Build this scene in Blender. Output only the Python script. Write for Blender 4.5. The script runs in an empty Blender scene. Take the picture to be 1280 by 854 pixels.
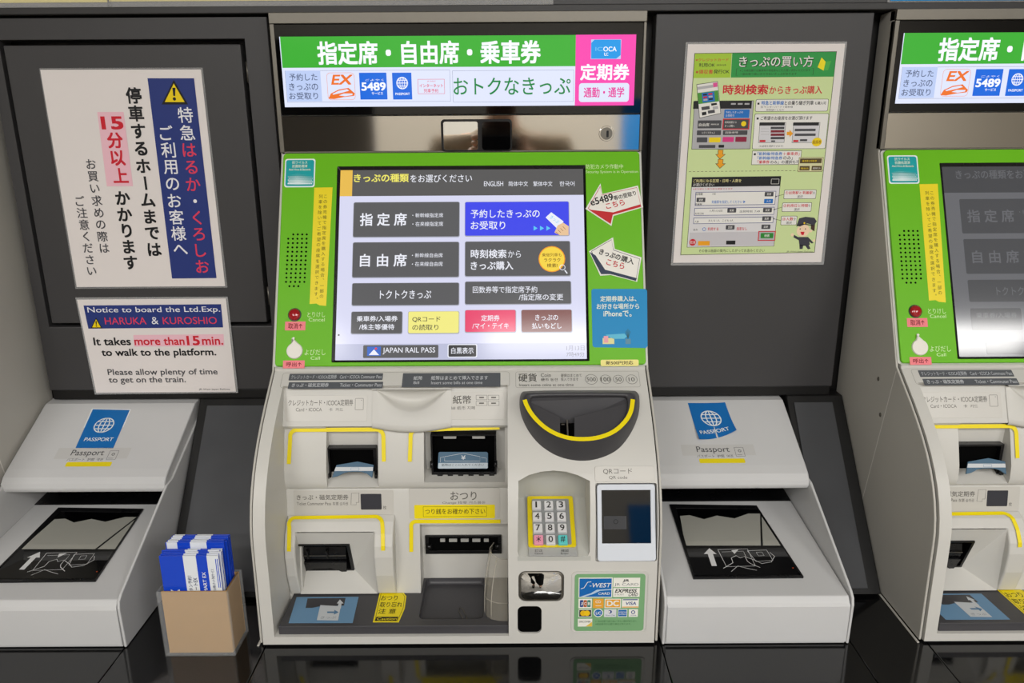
import bpy, bmesh, math, random
from mathutils import Vector, Matrix
random.seed(5)
sc = bpy.context.scene
COL = sc.collection

# ---------------------------------------------------------------- camera, world, lights, exposure
# working units are millimetres: X right, t out of the wall towards the room, z above the counter top
CT, CZ, F = 1104.0, 630.0, 935.0
PITCH, YAW, ROLL = 0.272, -0.0009, -0.0058
BASE = 0.85                                   # counter top above the floor, metres
def V(x, t, z): return Vector((x/1000, -t/1000, BASE+z/1000))
_f = Vector((math.sin(YAW)*math.cos(PITCH), math.cos(YAW)*math.cos(PITCH), -math.sin(PITCH)))
_r0 = Vector((math.cos(YAW), -math.sin(YAW), 0)); _u0 = _r0.cross(_f)
_r = _r0*math.cos(ROLL)+_u0*math.sin(ROLL); _u = -_r0*math.sin(ROLL)+_u0*math.cos(ROLL)
cam = bpy.data.objects.new('camera', bpy.data.cameras.new('camera')); COL.objects.link(cam)
cam.matrix_world = Matrix.Translation(V(0, CT, CZ)) @ Matrix((_r, _u, -_f)).transposed().to_4x4()
cam.data.sensor_width = 36; cam.data.lens = F/1280*36; cam.data.clip_start = .01
sc.camera = cam
sc.view_settings.view_transform = 'Standard'; sc.view_settings.look = 'None'
sc.view_settings.exposure = 0.0; sc.view_settings.gamma = 1; sc.view_settings.use_curve_mapping = False
w = bpy.data.worlds.new('world'); sc.world = w; w.use_nodes = True
w.node_tree.nodes['Background'].inputs[0].default_value = (1.0, .985, .96, 1)
w.node_tree.nodes['Background'].inputs[1].default_value = 0.32
def area(name, loc, rot, sx, sy, power, col=(1, .982, .955)):
    l = bpy.data.lights.new(name, 'AREA'); l.shape = 'RECTANGLE'; l.size = sx; l.size_y = sy; l.energy = power; l.color = col
    o = bpy.data.objects.new(name, l); COL.objects.link(o); o.location = loc; o.rotation_euler = rot; return o
LAMPS = [(-1.5, -2.7, 20), (0.45, -2.7, 26), (2.2, -2.7, 20), (-1.4, -3.5, 34), (.5, -3.5, 36), (2.4, -3.5, 34), (-1.4, -4.5, 34), (.5, -4.5, 34), (2.4, -4.5, 34)]
for i, (lx, ly, pw) in enumerate(LAMPS):
    area('ceiling_lamp_light', (lx, ly, 2.83), (0, 0, 0), 1.2, .28, pw)

def ray(x, y):
    d = _f + _r*((x-640)/F) - _u*((y-427)/F)
    return d.x, -d.y, d.z                     # dX, dt, dz

class Plane:
    """plane extruded along X through two (t, z) points, upper then lower; u = X, v = along the plane, h = out of it"""
    def __init__(s, a, b, dx=0):
        s.a = a; L = math.hypot(a[0]-b[0], a[1]-b[1])
        s.vt, s.vz = (a[0]-b[0])/L, (a[1]-b[1])/L
        s.nt, s.nz = s.vz, -s.vt
        s.dx = dx
    def off(s, h): 
        p = Plane(s.a, (s.a[0]-s.vt, s.a[1]-s.vz), s.dx); p.a = (s.a[0]+s.nt*h, s.a[1]+s.nz*h); return p
    def uv(s, x, y):
        dx, dt, dz = ray(x, y)
        k = ((s.a[0]-CT)*s.nt+(s.a[1]-CZ)*s.nz)/(dt*s.nt+dz*s.nz)
        t, z = CT+dt*k, CZ+dz*k
        return dx*k, (t-s.a[0])*s.vt+(z-s.a[1])*s.vz
    def tz(s, v, h=0): return s.a[0]+s.vt*v+s.nt*h, s.a[1]+s.vz*v+s.nz*h
    def P(s, u, v, h=0):
        t, z = s.tz(v, h); return (u, t, z)

# ---------------------------------------------------------------- materials
def lin(c): return c/12.92 if c <= .04045 else ((c+.055)/1.055)**2.4
def hexc(h): return tuple(lin(int(h[i:i+2], 16)/255) for i in (0, 2, 4))+(1,)
MATS = {}
def mat(name, hx, rough=.5, metal=0, emit=0, spec=.5, noise=0, nscale=40, bump=0, alpha=1, trans=0, coat=0, ior=1.45):
    if name in MATS: return MATS[name]
    m = bpy.data.materials.new(name); m.use_nodes = True; nt = m.node_tree; b = nt.nodes['Principled BSDF']
    b.inputs['Roughness'].default_value = rough; b.inputs['Metallic'].default_value = metal
    b.inputs['Specular IOR Level'].default_value = spec; b.inputs['IOR'].default_value = ior
    b.inputs['Alpha'].default_value = alpha; b.inputs['Transmission Weight'].default_value = trans
    b.inputs['Coat Weight'].default_value = coat; b.inputs['Coat Roughness'].default_value = .05
    if emit:
        b.inputs['Base Color'].default_value = (.01, .01, .01, 1)
        b.inputs['Emission Color'].default_value = hexc(hx); b.inputs['Emission Strength'].default_value = emit
    else: b.inputs['Base Color'].default_value = hexc(hx)
    if noise or bump:
        tc = nt.nodes.new('ShaderNodeTexCoord'); n = nt.nodes.new('ShaderNodeTexNoise')
        n.inputs['Scale'].default_value = nscale; n.inputs['Detail'].default_value = 5
        nt.links.new(tc.outputs['Object'], n.inputs['Vector'])
        if noise:
            mx = nt.nodes.new('ShaderNodeMixRGB'); c = hexc(hx)
            mx.inputs[1].default_value = tuple(v*(1-noise) for v in c[:3])+(1,)
            mx.inputs[2].default_value = tuple(min(1, v*(1+noise)) for v in c[:3])+(1,)
            nt.links.new(n.outputs['Fac'], mx.inputs[0]); nt.links.new(mx.outputs[0], b.inputs['Base Color'])
            mr = nt.nodes.new('ShaderNodeMapRange'); mr.inputs[3].default_value = max(.02, rough-.08); mr.inputs[4].default_value = min(1, rough+.1)
            nt.links.new(n.outputs['Fac'], mr.inputs[0]); nt.links.new(mr.outputs[0], b.inputs['Roughness'])
        if bump:
            n2 = nt.nodes.new('ShaderNodeTexNoise'); n2.inputs['Scale'].default_value = nscale*30
            nt.links.new(tc.outputs['Object'], n2.inputs['Vector'])
            bp = nt.nodes.new('ShaderNodeBump'); bp.inputs['Strength'].default_value = bump; bp.inputs['Distance'].default_value = .0003
            nt.links.new(n2.outputs['Fac'], bp.inputs['Height']); nt.links.new(bp.outputs[0], b.inputs['Normal'])
    MATS[name] = m; return m
def ink(hx): return mat('print_'+hx, hx, .45, spec=.3)
def lit(hx, e=1.0): return mat('lit_%s_%d' % (hx, e*100), hx, .12, emit=e, spec=.35)

PLA = mat('warm_white_plastic', 'CECCC6', .42, noise=.05, nscale=9, bump=.12)
SIDE = mat('grey_side_plastic', 'BDBAB2', .48, noise=.05, nscale=8, bump=.15)
READ = mat('light_grey_paint', 'CBCBCB', .38, noise=.04, nscale=9, bump=.1)
DARKP = mat('dark_grey_wall_paint', '3D3C3D', .42, noise=.08, nscale=5, bump=.2)
APR = mat('dark_slate_laminate', '47484B', .32, noise=.1, nscale=14)
GASK = mat('black_rubber_gasket', '0B0A0A', .45, noise=.3, nscale=60, bump=.4)
STONE = mat('black_polished_stone', '0C0C0D', .07, noise=.35, nscale=260, spec=.75)
METF = mat('brushed_grey_metal', '77736B', .4, metal=.75, noise=.12, nscale=70)
BLK = mat('black_plastic', '0B0B0D', .28, noise=.2, nscale=30)
BLKG = mat('black_glass', '040405', .04, spec=.6)
MIR = mat('steel_mirror', 'C9C4BC', .06, metal=1)
MIRW = mat('silver_mirror', 'E8E8E6', .02, metal=1)
GRN = mat('lime_green_panel', '6BBD10', .42, noise=.03, nscale=8, spec=.3)
CHR = mat('charcoal_plastic', '424144', .4, noise=.06, nscale=25, bump=.15)
YEL = mat('yellow_vinyl', 'F2DC0A', .4)
DBL = mat('deep_black_void', '020202', .9, spec=.1)
ACR = mat('clear_acrylic', 'EDEFEF', .03, alpha=.09, spec=.9)
FILM = mat('clear_laminate_film', 'DDDDDD', .08, alpha=.28, spec=.6)
SMOKE = mat('smoked_clear_plastic', 'C9C2B2', .06, alpha=.3, spec=.8)

# ---------------------------------------------------------------- mesh building
class MB:
    def __init__(s): s.v = []; s.f = []; s.m = []; s.sm = []; s.mats = []
    def mi(s, m):
        if m not in s.mats: s.mats.append(m)
        return s.mats.index(m)
    def add(s, vs, fs, m, smooth=False):
        n = len(s.v); s.v += [tuple(v) for v in vs]; i = s.mi(m)
        for f in fs: s.f.append(tuple(n+k for k in f)); s.m.append(i); s.sm.append(smooth)
        return s
    def prism(s, prof, x0, x1, m):                      # (t,z) outline extruded along X
        n = len(prof); vs = [(x0, t, z) for t, z in prof]+[(x1, t, z) for t, z in prof]
        fs = [tuple(range(n)), tuple(range(2*n-1, n-1, -1))]+[(i, n+i, n+(i+1) % n, (i+1) % n) for i in range(n)]
        return s.add(vs, fs, m)
    def box(s, x0, x1, t0, t1, z0, z1, m): return s.prism([(t0, z0), (t1, z0), (t1, z1), (t0, z1)], x0, x1, m)
    def slab(s, pl, uv, h0, h1, m, topscale=None):      # outline on a plane, from height h0 to h1
        n = len(uv); vs = [pl.P(u, v, h0) for u, v in uv]
        if topscale:
            cu = sum(p[0] for p in uv)/n; cv = sum(p[1] for p in uv)/n
            up = [(cu+(u-cu)*topscale, cv+(v-cv)*topscale) for u, v in uv]
        else: up = uv
        vs += [pl.P(u, v, h1) for u, v in up]
        fs = [tuple(range(n)), tuple(range(2*n-1, n-1, -1))]+[(i, (i+1) % n, n+(i+1) % n, n+i) for i in range(n)]
        return s.add(vs, fs, m)
    def ring(s, pl, outer, inner, h0, h1, m, hin=None): # frame between two outlines with the same point count
        n = len(outer); hin = h1 if hin is None else hin
        vs = [pl.P(*p, h0) for p in outer]+[pl.P(*p, h1) for p in outer]+[pl.P(*p, hin) for p in inner]+[pl.P(*p, h0) for p in inner]
        fs = []
        for k in range(3):
            for i in range(n): j = (i+1) % n; fs.append((k*n+i, k*n+j, (k+1)*n+j, (k+1)*n+i))
        return s.add(vs, fs, m)
    def loft(s, rows, m, closed=False, smooth=True, caps=False):
        n = len(rows[0]); vs = [p for r in rows for p in r]; fs = []
        for a in range(len(rows)-1):
            for i in range(n if closed else n-1):
                j = (i+1) % n; fs.append((a*n+i, a*n+j, (a+1)*n+j, (a+1)*n+i))
        s.add(vs, fs, m, smooth)
        if caps:
            s.add(rows[0], [tuple(range(n-1, -1, -1))], m); s.add(rows[-1], [tuple(range(n))], m)
        return s
    def tube(s, pts, r, m, seg=6):
        rows = []
        for i, p in enumerate(pts):
            a = Vector(pts[max(0, i-1)]); b = Vector(pts[min(len(pts)-1, i+1)]); d = (b-a).normalized()
            q = d.orthogonal().normalized() if abs(d.x) > .99 else d.cross(Vector((1, 0, 0))).normalized(); w_ = d.cross(q)
            rows.append([tuple(Vector(p)+q*(r*math.cos(2*math.pi*k/seg))+w_*(r*math.sin(2*math.pi*k/seg))) for k in range(seg)])
        return s.loft(rows, m, closed=True, caps=True)
    def build(s, name, parent=None, base=None, bevel=0, seg=2, fix=True):
        if parent is not None: off = parent['_o']
        else:
            xs = [v[0] for v in s.v]; ts = [v[1] for v in s.v]; zs = [v[2] for v in s.v]
            off = base or ((min(xs)+max(xs))/2, (min(ts)+max(ts))/2, min(zs))
        me = bpy.data.meshes.new(name)
        me.from_pydata([((x-off[0])/1000, -(t-off[1])/1000, (z-off[2])/1000) for x, t, z in s.v], [], s.f)
        for m in s.mats: me.materials.append(m)
        me.polygons.foreach_set('material_index', s.m); me.polygons.foreach_set('use_smooth', s.sm)
        if fix:
            bm = bmesh.new(); bm.from_mesh(me); bmesh.ops.remove_doubles(bm, verts=bm.verts, dist=1e-6)
            bmesh.ops.recalc_face_normals(bm, faces=bm.faces); bm.to_mesh(me); bm.free()
        me.update()
        o = bpy.data.objects.new(name, me); COL.objects.link(o)
        o['_o'] = list(off)
        if parent is None: o.location = V(*off)
        else: o.parent = parent
        if bevel:
            b = o.modifiers.new('bevel', 'BEVEL'); b.width = bevel/1000; b.segments = seg; b.limit_method = 'ANGLE'; b.angle_limit = math.radians(35)
            b.harden_normals = False; b.use_clamp_overlap = True
        return o
def thing(name, label, cat, off, group=None):
    o = bpy.data.objects.new(name, None); COL.objects.link(o); o.empty_display_size = .02
    o.location = V(*off); o['_o'] = list(off); o['label'] = label; o['category'] = cat
    if group: o['group'] = group
    return o
def tag(o, label, cat=None, group=None):
    o['label'] = label
    if cat: o['category'] = cat
    if group: o['group'] = group
    return o
def struct(o): o['kind'] = 'structure'; return o
def copy_tree(o, dx=None, parent=None, skip=()):
    c = o.copy(); COL.objects.link(c)
    if parent is not None: c.parent = parent
    if dx is not None: c.location.x += dx/1000
    c['_o'] = list(o['_o'])
    for ch in o.children:
        if ch.name.split('.')[0] not in skip: copy_tree(ch, None, c, skip)
    return c
def rr(u0, v0, u1, v1, r, n=5):                          # rounded rectangle outline
    if u0 > u1: u0, u1 = u1, u0
    if v0 > v1: v0, v1 = v1, v0
    r = min(r, (u1-u0)/2-.01, (v1-v0)/2-.01); out = []
    for cx, cy, a in ((u1-r, v1-r, 0), (u0+r, v1-r, 90), (u0+r, v0+r, 180), (u1-r, v0+r, 270)):
        for k in range(n+1):
            b = math.radians(a+90*k/n); out.append((cx+r*math.cos(b), cy+r*math.sin(b)))
    return out
def circ(cu, cv, r, n=20, ry=None): return [(cu+r*math.cos(2*math.pi*k/n), cv+(ry or r)*math.sin(2*math.pi*k/n)) for k in range(n)]
def prr(pl, x0, y0, x1, y1, r=3, n=5):                   # pixel rectangle -> rounded outline on a plane (r in mm)
    xm, ym = (x0+x1)/2, (y0+y1)/2
    return rr(pl.uv(x0, ym)[0], pl.uv(xm, y1)[1], pl.uv(x1, ym)[0], pl.uv(xm, y0)[1], r, n)
def pq(pl, pts): return [pl.uv(*p) for p in pts]

_fc = bpy.data.curves.new('type', 'FONT'); _fo = bpy.data.objects.new('type', _fc); COL.objects.link(_fo); _cache = {}
def glyphs(s, bold=0, sp=1.0):
    k = (s, bold, sp)
    if k not in _cache:
        _fc.body = s; _fc.space_character = sp; _fc.resolution_u = 3 if len(s) > 12 else 5
        bpy.context.view_layer.update()
        dg = bpy.context.evaluated_depsgraph_get()
        me = _fo.evaluated_get(dg).to_mesh()
        V0 = [(v.co.x, v.co.y, 0) for v in me.vertices]; F0 = [tuple(p.vertices) for p in me.polygons]; n = len(V0); d = bold*.75
        if bold and V0:                                  # heavier strokes: the outline laid down again, shifted
            vs = []; fs = []
            for q, (a, b) in enumerate(((d, d), (-d, d), (d, -d), (-d, -d))): vs += [(x+a, y+b, q) for x, y, _ in V0]; fs += [tuple(i+q*n for i in f) for f in F0]
            V0, F0 = vs, fs
        _cache[k] = (V0, F0)
    return _cache[k]

class Print:
    """flat print on a plane: every item lies a hair above the one before it"""
    def __init__(s, pl, h=.3): s.pl = pl; s.mb = MB(); s.h = h; s.st = .07
    def _f(s, uv, m, lay): s.mb.add([s.pl.P(u, v, s.h+lay*s.st) for u, v in uv], [tuple(range(len(uv)))], m)
    def rect(s, x0, y0, x1, y1, m, lay=0, r=0):
        if r: s._f(prr(s.pl, x0, y0, x1, y1, r), m, lay)
        else:
            xm, ym = (x0+x1)/2, (y0+y1)/2; a = s.pl.uv(x0, ym)[0]; b = s.pl.uv(x1, ym)[0]; c = s.pl.uv(xm, y0)[1]; d = s.pl.uv(xm, y1)[1]
            s._f([(a, d), (b, d), (b, c), (a, c)], m, lay)
        return s
    def frame(s, x0, y0, x1, y1, m, wd=.6, lay=0, r=2):
        o = prr(s.pl, x0, y0, x1, y1, r); us = [p[0] for p in o]; vs = [p[1] for p in o]
        i = rr(min(us)+wd, min(vs)+wd, max(us)-wd, max(vs)-wd, max(.2, r-wd)); n = len(o); h = s.h+lay*s.st
        s.mb.add([s.pl.P(*p, h) for p in o]+[s.pl.P(*p, h) for p in i], [(k, (k+1) % n, n+(k+1) % n, n+k) for k in range(n)], m); return s
    def poly(s, pts, m, lay=0): s._f(pq(s.pl, pts), m, lay); return s
    def line(s, pts, wd, m, lay=0):                       # pixel path, width in px
        q = pq(s.pl, pts); wd *= .5; n = len(q); L = []; R = []
        for i in range(n):
            a = q[max(0, i-1)]; b = q[min(n-1, i+1)]; dx, dy = b[0]-a[0], b[1]-a[1]; l = math.hypot(dx, dy) or 1
            L.append((q[i][0]-dy/l*wd, q[i][1]+dx/l*wd)); R.append((q[i][0]+dy/l*wd, q[i][1]-dx/l*wd))
        h = s.h+lay*s.st
        s.mb.add([s.pl.P(*p, h) for p in L+R], [(i, i+1, n+i+1, n+i) for i in range(n-1)], m); return s
    def disc(s, x, y, r, m, lay=0, ry=None, n=24): u, v = s.pl.uv(x, y); s._f(circ(u, v, r, n, ry), m, lay); return s
    def circle(s, x, y, r, wd, m, lay=0, n=24, ry=None):
        u, v = s.pl.uv(x, y); a = circ(u, v, r, n, ry); b = circ(u, v, r-wd, n, ry and ry-wd); h = s.h+lay*s.st
        s.mb.add([s.pl.P(*p, h) for p in a+b], [(k, (k+1) % n, n+(k+1) % n, n+k) for k in range(n)], m); return s
    def _g(s, g, fn, m, lay):
        vs, fs = g; h = s.h+lay*s.st; s.mb.add([s.pl.P(*fn(x, y), h+.011*q) for x, y, q in vs], fs, m)
    def text(s, t, x0, y0, x1, y1, m, lay=1, bold=0, it=0):  # ink fills the pixel box
        g = glyphs(t, bold); vs = g[0]
        if not vs: return s
        ax = min(v[0] for v in vs); bx = max(v[0] for v in vs); ay = min(v[1] for v in vs); by = max(v[1] for v in vs)
        xm, ym = (x0+x1)/2, (y0+y1)/2; u0 = s.pl.uv(x0, ym)[0]; u1 = s.pl.uv(x1, ym)[0]; v1 = s.pl.uv(xm, y0)[1]; v0 = s.pl.uv(xm, y1)[1]
        ku = (u1-u0)/(bx-ax); kv = (v1-v0)/(by-ay)
        s._g(g, lambda x, y: (u0+(x-ax)*ku+it*(y-ay)*kv, v0+(y-ay)*kv), m, lay); return s
    def rtext(s, t, p0, p1, hpx, m, lay=1, bold=0):          # ink baseline from pixel p0 to p1, ink height in px
        g = glyphs(t, bold); vs = g[0]; a = s.pl.uv(*p0); b = s.pl.uv(*p1)
        ax = min(v[0] for v in vs); bx = max(v[0] for v in vs); ay = min(v[1] for v in vs); by = max(v[1] for v in vs)
        L = math.hypot(b[0]-a[0], b[1]-a[1]); d = ((b[0]-a[0])/L, (b[1]-a[1])/L); n = (-d[1], d[0]); k = L/(bx-ax)
        kh = hpx*(L/math.hypot(p1[0]-p0[0], p1[1]-p0[1]))/(by-ay)
        s._g(g, lambda x, y: (a[0]+d[0]*(x-ax)*k+n[0]*(y-ay)*kh, a[1]+d[1]*(x-ax)*k+n[1]*(y-ay)*kh), m, lay); return s
    def vtext(s, t, p0, p1, em, ms, lay=1, bold=0):          # vertical column, centres of first and last character, em in mm
        a = s.pl.uv(*p0); b = s.pl.uv(*p1); n = len(t)
        for i, c in enumerate(t):
            k = i/(n-1) if n > 1 else 0; cu = a[0]+(b[0]-a[0])*k; cv = a[1]+(b[1]-a[1])*k
            m = ms[i] if isinstance(ms, (list, tuple)) else ms
            g = glyphs(c, bold); xs = [v[0] for v in g[0]]; ys = [v[1] for v in g[0]]
            if not xs: continue
            mx = (min(xs)+max(xs))/2; my = (min(ys)+max(ys))/2
            if c in 'ー': fn = lambda x, y: (cu+(y-my)*em, cv-(x-mx)*em)
            elif c in '、。': fn = lambda x, y: (cu+(x-mx+.3)*em, cv+(y-my+.3)*em)
            elif c in '・': fn = lambda x, y: (cu+(x-mx)*em, cv+(y-my)*em)
            else: fn = lambda x, y: (cu+(x-mx)*em, cv+(y-my)*em)
            s._g(g, fn, m, lay)
        return s
    def build(s, name, parent=None, base=None): return s.mb.build(name, parent, base, fix=False)

def boolean(base, cutters, name=None):
    for c in cutters:
        m = base.modifiers.new('cut', 'BOOLEAN'); m.operation = 'DIFFERENCE'; m.solver = 'EXACT'; m.object = c
    bpy.context.view_layer.update()
    me = bpy.data.meshes.new_from_object(base.evaluated_get(bpy.context.evaluated_depsgraph_get()))
    base.modifiers.clear(); base.data = me
    for c in cutters: bpy.data.objects.remove(c)
    return base
def cutter(mb, root): return mb.build('cutter', root)

# ---------------------------------------------------------------- constants of the place
XL, XR = -325.0, 183.0                     # sides of the middle ticket machine
STEP_R, STEP_L = 842.0, -920.0             # where the neighbouring machines stand
WALL = Plane((0, 800), (0, 0)); DISP = Plane((20, 800), (20, 604)); GRNP = Plane((20, 604), (143, 327))
UP = Plane((146, 322), (190, 289))
OUT = [(145, 322.8), (190, 289), (210, 272.5), (227, 257), (243, 240), (256, 223), (266, 207), (274, 190), (280.5, 170), (284, 153), (285, 140), (287, 71), (289, 3)]
def outz(z, prof=OUT):
    for (a, b), (c, d) in zip(prof, prof[1:]):
        if d <= z <= b: return a+(c-a)*(b-z)/(b-d)
    return prof[-1][0]

# ---------------------------------------------------------------- the setting
def sbox(name, x0, x1, t0, t1, z0, z1, m, bevel=0): return struct(MB().box(x0, x1, t0, t1, z0, z1, m).build(name, None, bevel=bevel))
FLOORM = mat('station_floor_tile', '8E8A84', .25, noise=.08, nscale=3)
WALLM = mat('pale_station_wall', 'B9B4AA', .6, noise=.04, nscale=2)
sbox('floor', -4200, 5200, -100, 5600, -BASE*1000-100, -BASE*1000, FLOORM)
sbox('ceiling', -4200, 5200, -100, 5600, 2000, 2080, mat('ceiling_paint', 'CFCCC5', .8))
sbox('wall_back', -4200, 5200, 5500, 5600, -BASE*1000, 2000, WALLM)
sbox('wall_left', -4300, -4200, -100, 5600, -BASE*1000, 2000, WALLM)
sbox('wall_right', 5200, 5300, -100, 5600, -BASE*1000, 2000, WALLM)
sbox('wall_front', -4200, 5200, -90, -32, -BASE*1000, 2000, GASK)
sbox('trim_1', -1800, 2400, -30, 4, 797, 1500, DARKP, 1)                    # fascia over the machines
sbox('trim_2', -1800, 2400, -30, 9, 788, 797, mat('fascia_ledge', '2E2D2D', .4, noise=.2, nscale=20), 1)
for lx, ly, pw in LAMPS:
    off = (lx*1000, -ly*1000, 1985)
    t = thing('ceiling_lamp', 'flat white ceiling lamp, %s of the row %s' % (('left' if lx < 0 else 'middle' if lx < 1 else 'right'), {-2.7: 'nearest the ticket machines', -3.5: 'over the middle of the hall', -4.5: 'nearest the far wall'}[ly]), 'ceiling lamp', off, 'ceiling lamps outside the view')
    MB().box(off[0]-630, off[0]+630, off[1]-170, off[1]+170, 1985, 1999, PLA).build('lamp_frame', t, bevel=2)

def wall_frame(name, x0, x1, z0, z1, hole):
    pl = WALL; o = [(x0, z0-800), (x1, z0-800), (x1, z1-800), (x0, z1-800)]; mb = MB()
    if hole:
        i = [(hole[0], hole[2]-800), (hole[1], hole[2]-800), (hole[1], hole[3]-800), (hole[0], hole[3]-800)]
        n = 4; vs = []
        for lo, h in ((o, -28), (o, 0), (i, 0), (i, -28)): vs += [pl.P(*p, h) for p in lo]
        fs = [(k*4+a, k*4+(a+1) % 4, ((k+1) % 4)*4+(a+1) % 4, ((k+1) % 4)*4+a) for k in range(4) for a in range(4)]
        mb.add(vs, fs, DARKP)
    else: mb.slab(pl, o, -28, 0, DARKP)
    return struct(mb.build(name, None, bevel=1.2))
wall_frame('trim_3', -722, -334, 247, 785, (-706, -367, 349, 757))            # framed bay on the left
d1 = MB().box(-700, -373, -24, 1.5, 355, 750, DARKP).build('door_1', None, bevel=1.5); struct(d1)
MB().tube([(-369.5, -8, 700), (-369.5, -8, 728)], 2, METF, 8).build('hinge', d1)
MB().tube([(-369.5, -8, 380), (-369.5, -8, 408)], 2, METF, 8).build('hinge', d1)
wall_frame('trim_4', 199, 497, 247, 786, None)                                # plain bay on the right
wall_frame('trim_5', 1041, 1340, 247, 786, None)
def apron(name, x0, x1, s0, s1):
    o = struct(MB().prism([(-29, 4), (190, 4), (0, 232), (-29, 232)], x0, x1, GASK).build(name, None, bevel=1.5))
    pl = Plane((0, 232), (190, 4)); L = math.hypot(190, 228)
    MB().slab(pl, [(s0, -L+8), (s1, -L+8), (s1, -12), (s0, -12)], .3, 2.2, APR).build('panel', o, bevel=.8)
    return o
apron('trim_6', -490, -327, -476, -334)
apron('trim_7', 428, 515, 437, 497)
apron('trim_8', 428-2100, -1250, -1600, -1300)
sbox('trim_9', -722, -334, -29, -4, 230, 247, GASK, 2); sbox('trim_10', 199, 497, -29, -4, 230, 247, GASK, 2)

# counter: polished slabs, the joints show as thin lines
ct = thing('counter', 'glossy black stone counter under the ticket machines', 'counter', (0, 200, -40)); del ct['category']; struct(ct)
joints = [-1800, -1290, -893, -497, -318, 187, 430, 527, 1029, 1400, 2400]
for a, b in zip(joints, joints[1:]):
    MB().box(a+.5, b-.5, -28, 392, -30, 0, STONE).build('counter_slab', ct, bevel=1)
MB().box(-1800, 2400, -28, 380, -BASE*1000+1, -30.5, DARKP).build('counter_front', ct)

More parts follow.
